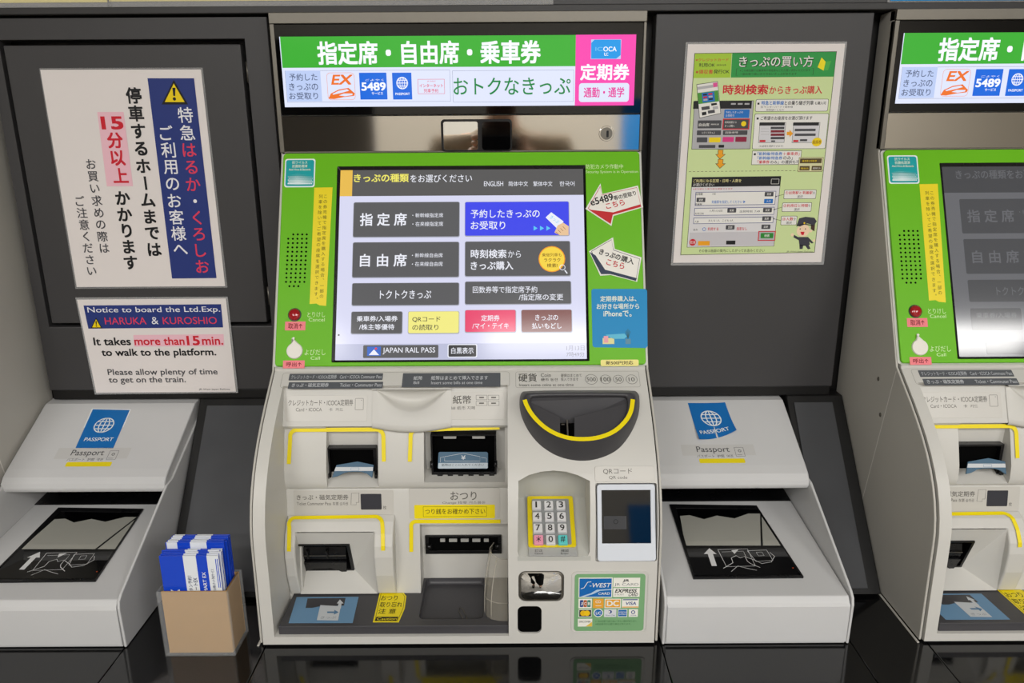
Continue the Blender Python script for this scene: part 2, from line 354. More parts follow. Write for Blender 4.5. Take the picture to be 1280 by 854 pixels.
# ---------------------------------------------------------------- the ticket machine
def ticket_machine():
    R = thing('ticket_machine', 'x', 'ticket machine', (-71, 150, 0))
    # housing: solid outline, the working bay and the recesses cut out of it
    prof = [(-27, 3)]+[(t, z) for t, z in reversed(OUT)]+[(145, 326), (139, 329), (15, 606), (14, 788), (-27, 788)]
    H = MB().prism(prof, XL+5, XR-5, PLA).build('housing', R)
    bay = [(160, 304), (180, 257), (177, 253), (172, 253), (178, 240), (191, 200), (193, 182), (191, 174), (188, 170), (190, 165), (200, 100), (213, 26), (213, 14), (330, 14), (330, 330), (186, 330)]
    cut = []
    def C(mb): cut.append(cutter(mb, R))
    C(MB().prism(bay, -305, -7, PLA))
    C(MB().prism([(167, 257), (240, 252), (240, 160), (196, 171), (165, 188)], -249, -180, PLA))     # card slot
    C(MB().prism([(160, 253), (240, 252), (240, 181), (192, 181), (160, 186)], -119, -11, PLA))     # banknote slot
    C(MB().prism([(176, 20), (176, 122), (260, 122), (260, 20)], -288, -191, PLA))         # ticket funnel
    C(MB().prism([(176, 14), (176, 110), (186, 121), (260, 121), (260, 14)], -127, -8, PLA))          # change bay
    C(MB().prism([(150, 252), (150, 303), (260, 303), (260, 252)], -186, -84, PLA))                   # palm scoop
    # keypad recess with an arched top
    kp = Plane((256, 223), (286, 130))
    ar = pq(kp, [(650, 699), (734, 699), (737, 690), (737, 601), (722, 594), (708, 590), (692, 588.5), (676, 590), (661, 594), (648, 601), (647, 690)])
    C(MB().slab(kp, ar, -75, 40, PLA))
    C(MB().slab(kp.off(0), prr(kp, 744, 603.5, 821, 703, 3), -9, 30, PLA))
    low = Plane((285, 140), (289, 3))
    C(MB().slab(low, prr(low, 648, 714, 705, 752, 9), -4, 20, PLA))
    C(MB().slab(low, prr(low, 647, 758, 677, 792, 7), -22, 20, PLA))
    boolean(H, cut)
    b = H.modifiers.new('bevel', 'BEVEL'); b.width = .0016; b.segments = 2; b.limit_method = 'ANGLE'; b.angle_limit = math.radians(32)
    # side panels with their seam and the dark joint behind the front rim
    for sx, x0, x1, g0, g1 in ((-1, XL, XL+3, XL+3, XL+5), (1, XR-3, XR, XR-5, XR-3)):
        p = [(-27, 1)]+[(t-3, z) for t, z in reversed(OUT)]+[(17, 600), (17, 786), (-27, 786)]
        MB().prism([(t-4 if t > 0 else t, z) for t, z in p], g0, g1, GASK).build('joint', R)
        s = MB().prism(p, x0, x1, SIDE).build('side_panel', R, bevel=1)
        xx = XL-.4 if sx < 0 else XR+.4
        m = MB(); m.loft([[(xx, 143, 318), (xx, 145, 318)], [(xx, 84, 30), (xx, 86, 30)]], mat('seam_line', 'E4E1DA', .4), smooth=False); m.build('seam', s)
        for tt, zz in ((100, 292), (118, 245)):
            MB().loft([[(xx-sx*.3, tt+3*math.cos(a*.785), zz+3.4*math.sin(a*.785)) for a in range(8)], [(xx+sx*.5, tt+2.4*math.cos(a*.785), zz+2.8*math.sin(a*.785)) for a in range(8)]], METF, closed=True, caps=True).build('screw', s)
    # metal frame round the illuminated sign
    MB().box(XL, XR, 4, 22, 773, 787, METF).box(XL, XL+6, 8, 21, 605, 773, METF).box(XR-4, XR, 8, 21, 605, 773, METF).build('sign_frame', R, bevel=.8)
    # illuminated sign
    sg = MB().box(XL+6, XR-4, 15, 21.5, 655, 772.5, BLKG).build('illuminated_sign', R, bevel=.8)
    p = Print(Plane((20, 800), (20, 604)), 1.9)
    W = lit('E3E9FF'); G = lit('3FB036'); PK = lit('FB49B2'); BL = lit('1A6BE0'); NV = lit('54607F'); LB = lit('BFD0F7'); OG = lit('F2752B'); WH = lit('F6F8FF', 1.05); RD = lit('E2506E'); DG = lit('1E8745')
    p.rect(353, 45, 720, 133, W); p.rect(352, 45, 720, 84, G, 1); p.rect(719, 43.5, 793.5, 132, PK, 2)
    p.text('指定席・自由席・乗車券', 397, 51, 676, 80.5, WH, 3, .035)
    p.frame(358, 88, 563, 127.5, NV, .3, 1, .5); p.rect(358.5, 88.5, 402, 127, LB, 2)
    p.frame(566, 88, 717, 127.5, NV, .3, 1, .5)
    for s_, y, x1 in (('予約した', 92, 397), ('きっぷの', 104, 398), ('お受取り', 115.5, 398)): p.text(s_, 362, y, x1, y+9, NV, 3, .01)
    p.frame(409.5, 91, 444, 125, OG, .4, 2, 5); p.text('EX', 414, 93.5, 439, 106, OG, 3, .03, .25)
    p.poly([(411, 123.5), (414, 117), (424, 112), (436, 110), (444, 117), (443, 120), (430, 121.5), (418, 124)], OG, 3)
    p.poly([(416, 117.5), (424, 113.5), (434, 111.5), (437, 113.5), (428, 116), (417, 118.5)], W, 4); p.poly([(424, 119.5), (430, 117), (441, 117), (441, 119), (432, 120.5)], W, 4)
    p.rect(450, 91, 484, 124.5, BL, 2, .6); p.text('5489', 452, 103, 482.5, 113.5, WH, 3, .035); p.text('サービス', 465, 115, 479, 118.5, WH, 3, .02); p.text('ごよやく', 457, 98.8, 480, 101.3, WH, 3)
    p.rect(491, 91, 515, 124.5, BL, 2, .6)
    def globe(p, x, y, r, m, lay, wd):
        p.circle(x, y, r, wd, m, lay); p.circle(x, y, r*.45, wd, m, lay, ry=r)
        k = r*F/1040
        p.line([(x-k, y), (x+k, y)], wd, m, lay); p.line([(x, y-k), (x, y+k)], wd, m, lay)
        for q in (-.5, .5): p.line([(x-k*.86, y+k*q), (x+k*.86, y+k*q)], wd, m, lay)
        p.circle(x, y, r*.8, wd, m, lay, ry=r)
    globe(p, 503, 104, 8, WH, 3, .8); p.text('PASSPORT', 494.5, 116, 512.5, 119, WH, 3, .02)
    p.frame(522.5, 99, 556, 117.5, RD, .5, 2, .4); p.text('インターネット', 524.5, 105, 554, 109.5, RD, 3, .02); p.text('列車予約', 530, 111, 548, 116, RD, 3, .01); p.text('JR-WEST', 534, 101, 545, 103, RD, 3)
    p.text('おトクなきっぷ', 567, 97, 713, 118.5, DG, 3, .008)
    p.rect(738.5, 49.5, 776, 74, LB, 3); p.poly([(738.8, 73.6), (738.8, 54), (743, 49.8), (775.6, 49.8), (775.6, 69), (770, 73.6)], lit('1E9BEA'), 4)
    p.text('IC', 744, 59, 753, 64, lit('6FC4F4'), 5, .01); p.text('OCA', 754, 58.5, 770.5, 64.5, WH, 5, .02); p.text('u:', 755, 66, 760, 70, WH, 5)
    p.text('定期券', 725, 80, 786.5, 100.5, WH, 3, .035); p.rect(723.5, 104, 786, 127.5, W, 3, 4); p.text('通勤・通学', 729.5, 109, 780, 122, lit('E92E9B'), 4, .02)
    p.build('display_image', sg)
    # mirror strip with camera window and key lock
    ms = MB().box(XL+6, XR-4, 12, 19.5, 606, 654, MIR).build('mirror_strip', R, bevel=.6)
    MB().box(XL+6, XR-4, 18, 21, 604.6, 606.2, METF).build('edge_bead', ms)
    cw = MB().slab(DISP, prr(DISP, 551.5, 149, 640, 189.5, 5), -2, 2, BLK).build('camera_window', R, bevel=.6)
    MB().slab(DISP, prr(DISP, 554.5, 152, 597.5, 187.5, 3), 2, 2.5, MIRW).build('camera_mirror', cw, bevel=.2)
    MB().slab(DISP, prr(DISP, 602.5, 152, 638, 187.5, 4), 2, 2.4, BLKG).build('camera_glass', cw)
    u, v = DISP.uv(758, 167); kl = MB().slab(DISP, circ(u, v, 10.5, 28), -1, 1, MIR).build('key_lock', R, bevel=.5)
    MB().slab(DISP, circ(u, v, 8.3, 24), 1, 1.8, METF).slab(DISP, rr(u-.2, v-5, u+3, v+4, 1), 1.8, 2, BLK).build('keyhole', kl, bevel=.3)
    # lime fascia with a bevelled window for the touch screen
    def pr4(pts): return pq(GRNP, pts)
    g = MB(); n = 24
    outer = prr(GRNP, 350, 192.5, 806, 461, 5, 5); outer = pr4([(349, 193), (807, 191.5), (810, 459.5), (340, 462.5)])
    inner = pr4([(422.5, 209), (730.5, 207), (737.5, 451.5), (414.6, 451.5)])
    u0 = (outer[0][0]+outer[3][0])/2; u1 = (outer[1][0]+outer[2][0])/2; iu0 = (inner[0][0]+inner[3][0])/2; iu1 = (inner[1][0]+inner[2][0])/2
    vt = 0; vb = -math.hypot(123, 277)+1.5; ivt = (inner[0][1]+inner[1][1])/2; ivb = inner[2][1]
    o_ = rr(XL+5, vb, XR-4, vt-1, 5); i_ = rr(iu0, ivb, iu1, ivt, 1.2)
    GP = MB().ring(GRNP, o_, i_, -1.5, 2.5, GRN).build('lime_fascia', R, bevel=1)
    MB().slab(GRNP, rr(XL+2, vb-1, XR-1, vt, 4), -4, -1.5, PLA).build('fascia_rim', R)
    SCR = GRNP.off(-1)
    sc_ = MB().ring(GRNP, i_, rr(iu0+4, ivb+3, iu1-3, ivt-4.5, 1), -1, 1.9, BLK, hin=-.4).slab(SCR, rr(iu0, ivb, iu1, ivt, 1), -.4, .3, BLKG).build('touch_screen', R)
    screen_image(SCR, (iu0+4, ivb+3, iu1-3, ivt-4.5)).build('display_image', sc_)
    fascia_print(GRNP, R, GP)
    # label field above the bay
    p = Print(UP, .25); LN = ink('8F8C85'); BR = ink('5A5D62'); LT = ink('C9CCD0'); DK = ink('55534F')
    p.frame(352, 465.5, 637, 484.5, LN, .4, 0, 4)
    p.rect(361.5, 467.2, 478.5, 475.6, BR, 1, .8); p.rect(360.5, 477.8, 478.5, 486, BR, 1, .8); p.rect(503, 466.5, 625.5, 484, BR, 1, .8)
    p.text('クレジットカード・ICOCA定期券', 364, 469, 421, 474, LT, 2); p.text('Card・ICOCA Commuter Pass', 425, 469.3, 477, 473.4, LT, 2)
    p.text('きっぷ・磁気定期券', 365, 479.2, 411, 484.2, LT, 2, .01); p.text('Ticket・Commuter Pass', 425, 479.4, 477, 483.6, LT, 2)
    p.text('紙幣', 517, 470.5, 528, 475.3, LT, 2, .01); p.text('Bill', 517, 477, 524, 480.3, LT, 2); p.text('紙幣はまとめて挿入できます', 539, 470, 610, 475.2, LT, 2, .01); p.text('Insert some bills at one time', 539, 476.8, 603, 480.5, LT, 2)
    p.frame(644.5, 464.5, 799.5, 484.5, LN, .4, 0, 3)
    p.text('硬貨', 648, 467, 671, 477.5, DK, 2, .01); p.text('Coin', 676, 467, 688.5, 471.5, DK, 2); p.text('硬币 동전', 676, 473, 697, 476.8, DK, 2)
    p.text('硬貨はまとめて', 701, 467.5, 727, 471.5, DK, 2); p.text('投入できます', 701, 472.5, 723, 476.5, DK, 2); p.text('Insert some coins at one time', 649, 479.6, 717, 483, DK, 2)
    for s_, x, r in (('500', 739, 8.2), ('100', 757, 7.4), ('50', 773, 7), ('10', 789.5, 7.6)):
        p.circle(x, 474.5, r, .5, DK, 2); p.text(s_, x-len(s_)*1.9, 472, x+len(s_)*1.9, 477, DK, 2)
    p.build('slot_labels', R)
    bay_parts(R)
    coin_chute(R)
    keypad_parts(R, kp)
    lower_right(R, kp, low)
    MB().box(XL-3.5, XL-.4, -27, 289, .1, 2, SIDE).build('base_flange', R, bevel=.8)
    return R

def screen_image(pl, ext):
    p = Print(pl, .35); p.st = .05
    BG = lit('D9DAF3'); HD = lit('5A5959'); GO = lit('E9BC52'); YT = lit('F0E86A'); WT = lit('EEF0FA'); D = lit('5C5C5E'); SH = lit('A4A6B4'); B = lit('434BEB'); YB = lit('F3EC86'); RDB = lit('E8466E'); BRN = lit('7E4A47'); CY = lit('5FC8F5'); FT = lit('BDC0DA'); K = lit('3B3B3D')
    u0, v0, u1, v1 = ext
    p._f([(u0, v0), (u1, v0), (u1, v1), (u0, v1)], BG, 0)
    a = pl.uv(430, 245.5)[1]; p._f([(u0, a), (u1, a), (u1, v1), (u0, v1)], HD, 1)
    b = pl.uv(440.5, 230)[0]; p._f([(u0, a), (b, a), (b, v1), (u0, v1)], GO, 2)
    c = pl.uv(500, 430)[1]; p._f([(u0, v0), (u1, v0), (u1, c), (u0, c)], FT, 1)
    p.text('きっぷの種類', 442.5, 217.5, 511, 228, YT, 3, .025); p.text('をお選びください', 513, 218.5, 590, 228, WT, 3, .004)
    for s_, x0, x1 in (('ENGLISH', 605, 629), ('简体中文', 635.5, 660), ('繁体中文', 666.5, 690.5), ('한국어', 699.5, 718)): p.text(s_, x0, 226.8, x1, 233, WT, 3)
    def btn(x0, y0, x1, y1, m):
        p.rect(x0-.6, y0-.4, x1+.8, y1+1.2, SH, 1, 2.6); p.rect(x0, y0, x1, y1, m, 2, 2.2)
    btn(442, 253, 574, 296, D); p.text('指 定 席', 450, 266.5, 508.5, 282.5, WT, 3, .022)
    p.text('・新幹線指定席', 515.5, 266.5, 554, 272, WT, 3); p.text('・在来線指定席', 515.5, 277.3, 554, 283, WT, 3)
    btn(441, 303, 573.5, 346.5, D); p.text('自 由 席', 450, 317.5, 508.5, 333.5, WT, 3, .022)
    p.text('・新幹線自由席', 515, 316.5, 553.5, 322, WT, 3); p.text('・在来線自由席', 515, 327.3, 553.5, 333, WT, 3)
    btn(440.3, 354, 573.5, 381.5, D); p.text('トクトクきっぷ', 475, 363, 539, 373.5, WT, 3, .008)
    btn(439.3, 389.8, 502.6, 417, D); p.text('乗車券/入場券', 446, 395, 497, 402, WT, 3, .015); p.text('/株主等優待', 449, 405.3, 493, 412.5, WT, 3, .015)
    btn(510.5, 389.5, 573.5, 416.5, YB); p.text('QRコード', 515.5, 396, 550.5, 403, K, 3, .008); p.text('の読取り', 515.5, 405.7, 548, 413, K, 3, .008)
    btn(581.5, 252.5, 711, 294.5, B); p.text('予約したきっぷの', 588.5, 262, 674.5, 272.5, WT, 3, .01); p.text('お受取り', 588.5, 276.5, 631.5, 287, WT, 3, .01)
    for x in (667, 675, 683): p.poly([(x, 282.5), (x+5, 285.5), (x, 288.5)], CY, 3)
    p.poly([(682, 272), (689, 265.5), (704.5, 277), (697.5, 287)], WT, 3); p.rtext('きっぷ', (687, 272.5), (697, 280), 4.5, CY, 4)
    p.poly([(693, 291), (697, 282), (704, 278.5), (710.8, 283), (710.8, 294.3), (700, 294.3)], lit('E9C49A'), 5)
    for q in range(4): p.line([(694.5+q*3, 290-q*2.2), (698+q*3, 293-q*2)], .6, lit('8A5A3A'), 6)
    btn(581.5, 302, 712.5, 345, D); p.text('時刻検索', 588.5, 312, 633, 323, WT, 3, .018); p.text('から', 635, 313.5, 651, 322, WT, 3); p.text('きっぷ購入', 588.5, 326.8, 641.5, 337.5, WT, 3, .018)
    p.disc(689.8, 324, 18.4, lit('F7D64A'), 3); p.circle(689.8, 324, 18.4, 1.3, lit('EF9A2E'), 4)
    p.text('乗継列車も', 677.5, 316.5, 702, 321, lit('6B4A1A'), 4); p.text('ラクラク', 680, 322.8, 700.5, 327.5, lit('6B4A1A'), 4, .01); p.text('検索!', 683.5, 329.5, 697, 334.5, lit('6B4A1A'), 4, .01)
    p.circle(703, 334.5, 4, .8, WT, 5); p.line([(706, 338), (709, 342)], 1.6, WT, 5)
    btn(581.5, 352, 713.5, 380, D); p.text('回数券等で指定席予約', 591, 358, 671.5, 366.3, WT, 3, .004); p.text('/指定席の変更', 648.5, 367.5, 704, 375.5, WT, 3, .004)
    btn(581.5, 387.8, 644.5, 415, RDB); p.text('定期券', 601.5, 394, 624.5, 401.5, WT, 3, .008); p.text('/マイ・テイキ', 590.5, 404, 636, 411, WT, 3, .008)
    btn(652, 387.5, 714.5, 415, BRN); p.text('きっぷの', 669, 393.5, 697.5, 400.5, WT, 3, .006); p.text('払いもどし', 665, 403.7, 702, 411, WT, 3, .006)
    p.rect(454, 431.5, 548, 447.5, D, 2, 1.5); p.rect(459, 433.5, 476, 445, lit('3F6CC8'), 3); p.poly([(461, 444), (467.5, 437), (474, 444)], WT, 4); p.disc(470, 436, 1.6, lit('E0455A'), 4)
    p.text('JAPAN RAIL PASS', 478.5, 434.5, 544, 443, WT, 3, .004)
    p.rect(559.5, 430.5, 596.5, 447, WT, 2, 2); p.rect(560.7, 431.5, 595.3, 446, K, 3, 1.5); p.text('白黒表示', 564, 434.5, 592, 442.5, WT, 4, .012)
    p.text('1月13日', 708, 432, 730.5, 438.5, lit('77798C'), 3); p.text('7時49分', 708, 440, 730.5, 446, lit('77798C'), 3)
    p.disc(423.5, 419, 1.3, K, 3)
    return p

def fascia_print(pl, R, GP):
    WT = ink('E8F2DE'); K = ink('2B3312'); RED = ink('C8242C'); PKB = ink('F4848C')
    # anti-virus sticker
    st = MB().slab(pl, prr(pl, 356.5, 199.5, 394.5, 235, 3.5), 2.5, 2.8, ink('EEF6F4')).build('antivirus_sticker', R, bevel=.1)
    p = Print(pl, 2.85); p.rect(358, 201, 393, 233.5, ink('12A3A8'), 0, 3)
    for s_, y, h, x0, x1 in (('抗ウイルス', 202.2, 3.8, 366, 385), ('抗菌処理済', 206.8, 3.8, 366, 385), ('Anti Virus & Bacteria', 211.6, 2.6, 362, 389)): p.text(s_, x0, y, x1, y+h, WT, 2, .012)
    for r in range(7):
        for c in range(14):
            rad = .3+.17*r-.06*abs(c-5)+(.25 if r > 1 else 0)
            if rad > .2: p.disc(361.3+c*2.2+(r % 2)*1.1, 217.8+r*2.1, rad, ink('E6F6F6'), 2, n=8)
    p.build('print', st)
    # yellow notice with two vertical columns
    q = [(393.5, 235.5), (416.3, 235), (408.3, 383), (400, 382.3), (396, 380), (387.7, 380.7)]
    yn = MB().slab(pl, pq(pl, q), 2.5, 2.75, YEL).build('yellow_notice', R)
    p = Print(pl, 2.8); k = ink('4A4310')
    p.vtext('この券売機で指定席を購入する場合、一部の', (407.5, 246.5), (402.5, 371), 5.9, k, 0); p.vtext('列車を除いてご希望の座席を選択できます。', (401.5, 246.5), (395.5, 375), 5.9, k, 0)
    p.build('print', yn)
    # speaker holes
    sp = MB()
    for r in range(13):
        y = 293.8+r*5.38; xs = [367.3-r*.27+c*5.6 for c in range(4)] if r in (0,) else ([366-r*.3+c*5.6 for c in range(3)] if r == 12 else [361.6-r*.28+c*5.7-(r % 2)*.3 for c in range(5)])
        for x in xs: u, v = pl.uv(x, y); sp.slab(pl, circ(u, v, 1.45, 10), 2.2, 2.62, DBL)
    sp.build('speaker_holes', R)
    # cancel and call buttons
    u, v = pl.uv(369, 394)
    cb = MB().slab(pl, circ(u, v, 9.2, 24), 2, 3.4, BLK).build('cancel_button', R, bevel=.5); tag(cb, 'round dark red glass cancel button')
    rows = [[pl.P(u+r*math.cos(a*.314), v+r*math.sin(a*.314), h) for a in range(20)] for r, h in ((8, 3.3), (7.9, 4.6), (6.6, 6), (4, 7), (.5, 7.3))]
    MB().loft(rows, mat('red_button', 'A5141F', .12, coat=.6), closed=True, caps=True).build('button_cap', cb)
    u, v = pl.uv(369, 439); a_, b_ = pl.uv(368, 421.5); out = []
    for k_ in range(25):
        a = math.radians(62-(304)*k_/24); out.append((u+11.3*math.cos(a), v+11.3*math.sin(a)))
    out.append((a_+1.2, b_-1)); out.append((a_, b_)); out.append((a_-1.2, b_-1))
    tag(MB().slab(pl, out, 2, 4.6, mat('ivory_button', 'E6E2D8', .35), .93).build('call_button', R, bevel=.8), 'ivory teardrop call button')
    for s_, x0, y0, x1, y1 in (('取消↑', 357, 402.5, 382.5, 413.5), ('呼出↑', 354.5, 451, 381.5, 460.8)):
        tg = MB().slab(pl, prr(pl, x0, y0, x1, y1, .3), 2.5, 2.8, PKB).build('pink_tag', R)
        Print(pl, 2.9).text(s_, x0+4, y0+2, x1-4, y1-2, ink('8A1020'), 0, .02).build('print', tg)
    p = Print(pl, 2.6); T = ink('D9EFB4')
    def L(t_, *a_): Print(pl, 2.6).text(t_, *a_, T, 0).build('lettering', GP)
    L('とりけし', 385, 390.5, 407, 397); L('Cancel', 386.5, 398, 406.5, 402.3); L('よびだし', 381.5, 437, 407.5, 444.3); L('Call', 389, 446, 400.5, 450)
    L('防犯カメラ作動中', 732, 206.2, 778.5, 212); L('Security System is in Operation', 732, 213.8, 797, 218.2)
    # arrow signs
    NVY = ink('2E3A52'); PW = ink('F1EEE6')
    def arrow(pts, inner, bar, barm, edge):
        o = MB().slab(pl, pq(pl, pts), 2.5, 3.3, PW).build('arrow_sticker', R, bevel=.15)
        p = Print(pl, 3.4); p.line(inner+[inner[0]], .7, edge, 0); p.poly(bar, barm, 1); return o, p
    o, p = arrow([(731.5, 262), (750.3, 230.3), (752.5, 243.5), (797, 233), (803.5, 260), (766.5, 270.8), (764, 283.5)],
                 [(735, 261.5), (750, 234), (751.5, 245), (795.5, 235.5), (800.5, 258.5), (765, 269), (762.5, 280)],
                 [(735.5, 263), (766, 266.5), (800, 256.5), (801, 259.5), (765.6, 269.5), (763, 281)], RED, RED)
    p.rtext('e5489', (739, 258.5), (767, 251), 9, ink('222222'), 2, .02); p.rtext('等の受取り', (767.5, 252), (795, 245), 6.2, ink('222222'), 2, .02); p.rtext('こちら', (758, 262.5), (781, 257), 7.5, RED, 2, .02)
    p.build('print', o)
    o, p = arrow([(736, 315), (766, 297.5), (768, 312), (801.5, 322.5), (796, 353), (763, 344.5), (750, 345.5)],
                 [(739, 315), (764, 300.5), (766.5, 313.5), (799, 324.5), (794.5, 350.5), (764, 342), (752, 342.5)],
                 [(737, 316), (744, 320), (756, 338), (764, 340), (795.5, 348.5), (794.5, 352), (763, 343.5), (751, 343.5)], NVY, NVY)
    p.rtext('きっぷの', (748, 318.5), (774, 326.5), 7.5, ink('222222'), 2, .03); p.rtext('購入', (775, 327), (791, 332), 8, ink('222222'), 2, .02); p.rtext('こちら', (757, 331.5), (779, 337.5), 8, RED, 2, .02)
    p.build('print', o)
    # blue commuter-pass sticker (the figure on it is left out)
    bs = MB().slab(pl, pq(pl, [(739, 364), (741, 361.8), (806.5, 361.8), (808.4, 364), (809, 433), (807, 435.5), (742.5, 434.5), (740.5, 432.5)]), 2.5, 2.8, ink('0C8CC8')).build('blue_sticker', R)
    p = Print(pl, 2.9)
    p.text('定期券購入は、', 750, 370.5, 795, 377.5, WT, 0, .015); p.text('お好きな場所から', 745.5, 380, 798.5, 387, WT, 0, .015); p.text('iPhoneで。', 754, 389, 789, 396.5, WT, 0, .015)
    p.rect(753, 423, 767.5, 430.5, ink('E5E0A0'), 0); p.rect(754.5, 420.5, 760, 429, ink('F0A8B4'), 1); p.rect(781.5, 424, 788, 430.5, ink('5E8FA6'), 0)
    for k_ in range(5): p.line([(784.6, 424), (781.5+k_*1.5, 411.5+abs(k_-2)*1.6)], .6, ink('2C5E62'), 1)
    p.poly([(756, 419), (780, 417.5), (783, 421), (780, 424), (766, 424)], ink('5FC0DE'), 0)
    p.build('print', bs)
    cl = MB().slab(pl, prr(pl, 750.5, 450, 798, 458, 2), 2.5, 2.8, ink('F3E88E')).build('cream_label', R)
    Print(pl, 2.9).text('新500円対応', 757, 451.5, 791, 456.3, ink('4A3C18'), 0, .02).build('print', cl)

def bay_parts(R):
    DK = ink('5B5852'); LN = ink('A19E96'); BLU = ink('6C93B4'); PLT = ink('47677F'); WT = ink('C9CDD0')
    PAD = Plane((160, 304), (180, 257)); G1 = Plane((178, 240), (191, 200)); BW = Plane((190, 165), (200, 100)); BW2 = Plane((200, 100), (213, 26))
    # palm scoop: between the pads the surface dips and its lip hangs lower
    rows = []; N = 36
    for i in range(N+1):
        x = -187+105*i/N; q = abs(i/N-.5)*2; b = (1-min(1, q/.97)**2.2)**1.3 if q < .97 else 0
        tc, zc = 162+10*b, 304-28*b                       # the crease of the lip
        prf = [(x, 160, 304.6), (x, 169.3, 304.4), (x, 167.5-3*b, 303.6-b)]
        for k in range(1, 7):
            a = k/7; prf.append((x, (165-3*b)*(1-a)+tc*a-14*b*math.sin(math.pi*a)**.8, (303-2*b)*(1-a)+min(zc, 302.5)*a-5*b*math.sin(math.pi*a)))
        prf += [(x, tc, min(zc, 302)), (x, tc+2.5*b+.8, min(zc, 302)-2.5), (x, 179+3*b, 262-3*b), (x, 181+3*b, 257-4*b), (x, 179+3*b, 253.5-5*b), (x, 172, 252-5*b), (x, 145, 252)]
        rows.append(prf)
    MB().loft(rows, PLA).build('palm_scoop', R)
    # printed label fields
    def field(name, pl, box, fn):
        f = MB().slab(pl, prr(pl, *box, 2), .05, .5, mat('label_film', 'C9C6BF', .3)).build(name, R, bevel=.15); p = Print(pl, .6); fn(p); p.build('print', f)
    def f1(p):
        p.text('クレジットカード・ICOCA定期券', 360.5, 499.5, 441.5, 507.5, DK, 0, .004); p.text('Card・ICOCA', 370, 510, 402.5, 514.3, DK, 0); p.text('卡  카드', 411, 510, 429, 514.3, DK, 0)
        p.frame(444, 498, 454.5, 512.6, DK, .45, 0, 1); p.disc(452, 500.5, .5, DK, 1)
    field('card_label', PAD, (357.5, 494.5, 459, 527), f1)
    def f2(p):
        p.text('紙幣', 566, 494.5, 589, 505, DK, 0, .01); p.text('Bill 纸币 지폐', 563, 507.8, 593.5, 512.3, DK, 0)
        for x in (595, 610):
            for y in (494, 501.2): p.frame(x, y, x+14, y+6, DK, .4, 0, .2); p.rect(x+4, y+2.2, x+10, y+3.8, DK, 1)
    field('banknote_label', PAD, (558.5, 490, 630, 524.5), f2)
    def f3(p):
        p.text('きっぷ・磁気定期券', 371, 618.3, 435.7, 625, DK, 0, .006); p.text('Ticket Commuter Pass', 371, 627.5, 414, 631.5, DK, 0); p.text('车票 승차권', 416, 627.5, 435, 631.8, DK, 0)
        p.line([(448.7, 628), (448.8, 616.2), (439.4, 616.5), (438.8, 631), (445.5, 631), (445.5, 628), (448.7, 628)], .5, DK, 0)
        p.rect(451, 617.3, 477, 637, ink('3A3A40'), 0, 1.3); p.text('枚', 479, 632, 483, 636.8, DK, 0)
    field('ticket_label', BW, (367.5, 612.8, 492, 643), f3)
    def f4(p):
        p.text('おつり', 563, 614.4, 595.6, 625, DK, 0, .006); p.text('Change 找零 거스름돈', 553, 626.6, 607, 630.3, DK, 0)
    field('change_label', BW, (511.5, 610.5, 625, 648), f4)
    ys = MB().slab(BW, prr(BW, 518, 631, 618.7, 648, 1.5), .5, .8, YEL).build('change_notice', R); p = Print(BW, .85)
    p.frame(529, 633, 608.5, 645.8, ink('3A3620'), .4, 0, .6); p.text('つり銭をお確かめ下さい', 531.5, 635.7, 606.5, 642.6, ink('3A3620'), 0, .006); p.build('print', ys)
    # yellow guide lines
    def guide(pl, pts, wd, off=.4):
        p = Print(pl, off); p.line(pts, wd, YEL, 0); return p
    def arc(cx, cy, r, a0, a1, n=6): return [(cx+r*math.cos(math.radians(a0+(a1-a0)*k/n)), cy-r*math.sin(math.radians(a0+(a1-a0)*k/n))) for k in range(n+1)]
    guide(G1, [(361.3, 580), (363.2, 547)]+arc(371.5, 546, 8.5, 180, 90)+arc(470.5, 546, 9, 90, 0)+[(480, 577)], 5.3, 1.4).build('yellow_guide_line', R)
    guide(G1, [(512.5, 577), (513.5, 551)]+arc(521, 545, 7.5, 180, 110)+[(531, 537.3), (560, 536), (624.5, 534.5)], 5.3, 2.4).build('yellow_guide_line', R)
    class Bent(Plane):                                   # follows the curved front of the ticket block
        prof = [(193, 142), (196.5, 135), (205, 130), (216, 117), (223, 103), (225.5, 88), (224, 60)]
        def uv(s, x, y):
            dx, dt, dz = ray(x, y); acc = 0
            for a_, b_ in zip(s.prof, s.prof[1:]):
                L_ = math.hypot(a_[0]-b_[0], a_[1]-b_[1]); vt, vz = (b_[0]-a_[0])/L_, (b_[1]-a_[1])/L_; nt, nz = -vz, vt
                k = ((a_[0]-CT)*nt+(a_[1]-CZ)*nz)/(dt*nt+dz*nz); t, z = CT+dt*k, CZ+dz*k; w_ = (t-a_[0])*vt+(z-a_[1])*vz
                if w_ <= L_ or b_ is s.prof[-1]: return dx*k, -(acc+w_)
                acc += L_
        def P(s, u, v, h=0):
            w_ = -v
            for a_, b_ in zip(s.prof, s.prof[1:]):
                L_ = math.hypot(a_[0]-b_[0], a_[1]-b_[1])
                if w_ <= L_ or b_ is s.prof[-1]:
                    vt, vz = (b_[0]-a_[0])/L_, (b_[1]-a_[1])/L_; return (u, a_[0]+vt*w_-vz*h, a_[1]+vz*w_+vt*h)
                w_ -= L_
    def dense(pts, n=5):
        o = []
        for a_, b_ in zip(pts, pts[1:]): o += [(a_[0]+(b_[0]-a_[0])*k/n, a_[1]+(b_[1]-a_[1])*k/n) for k in range(n)]
        return o+[pts[-1]]
    guide(Bent((192, 152), (203, 141)), dense([(361.5, 689), (362, 659)])+arc(369.5, 656, 8, 180, 90)+arc(469, 655.5, 9, 90, 0)+dense([(478.6, 662), (479, 688)]), 5.2, 1.5).build('yellow_guide_line', R)
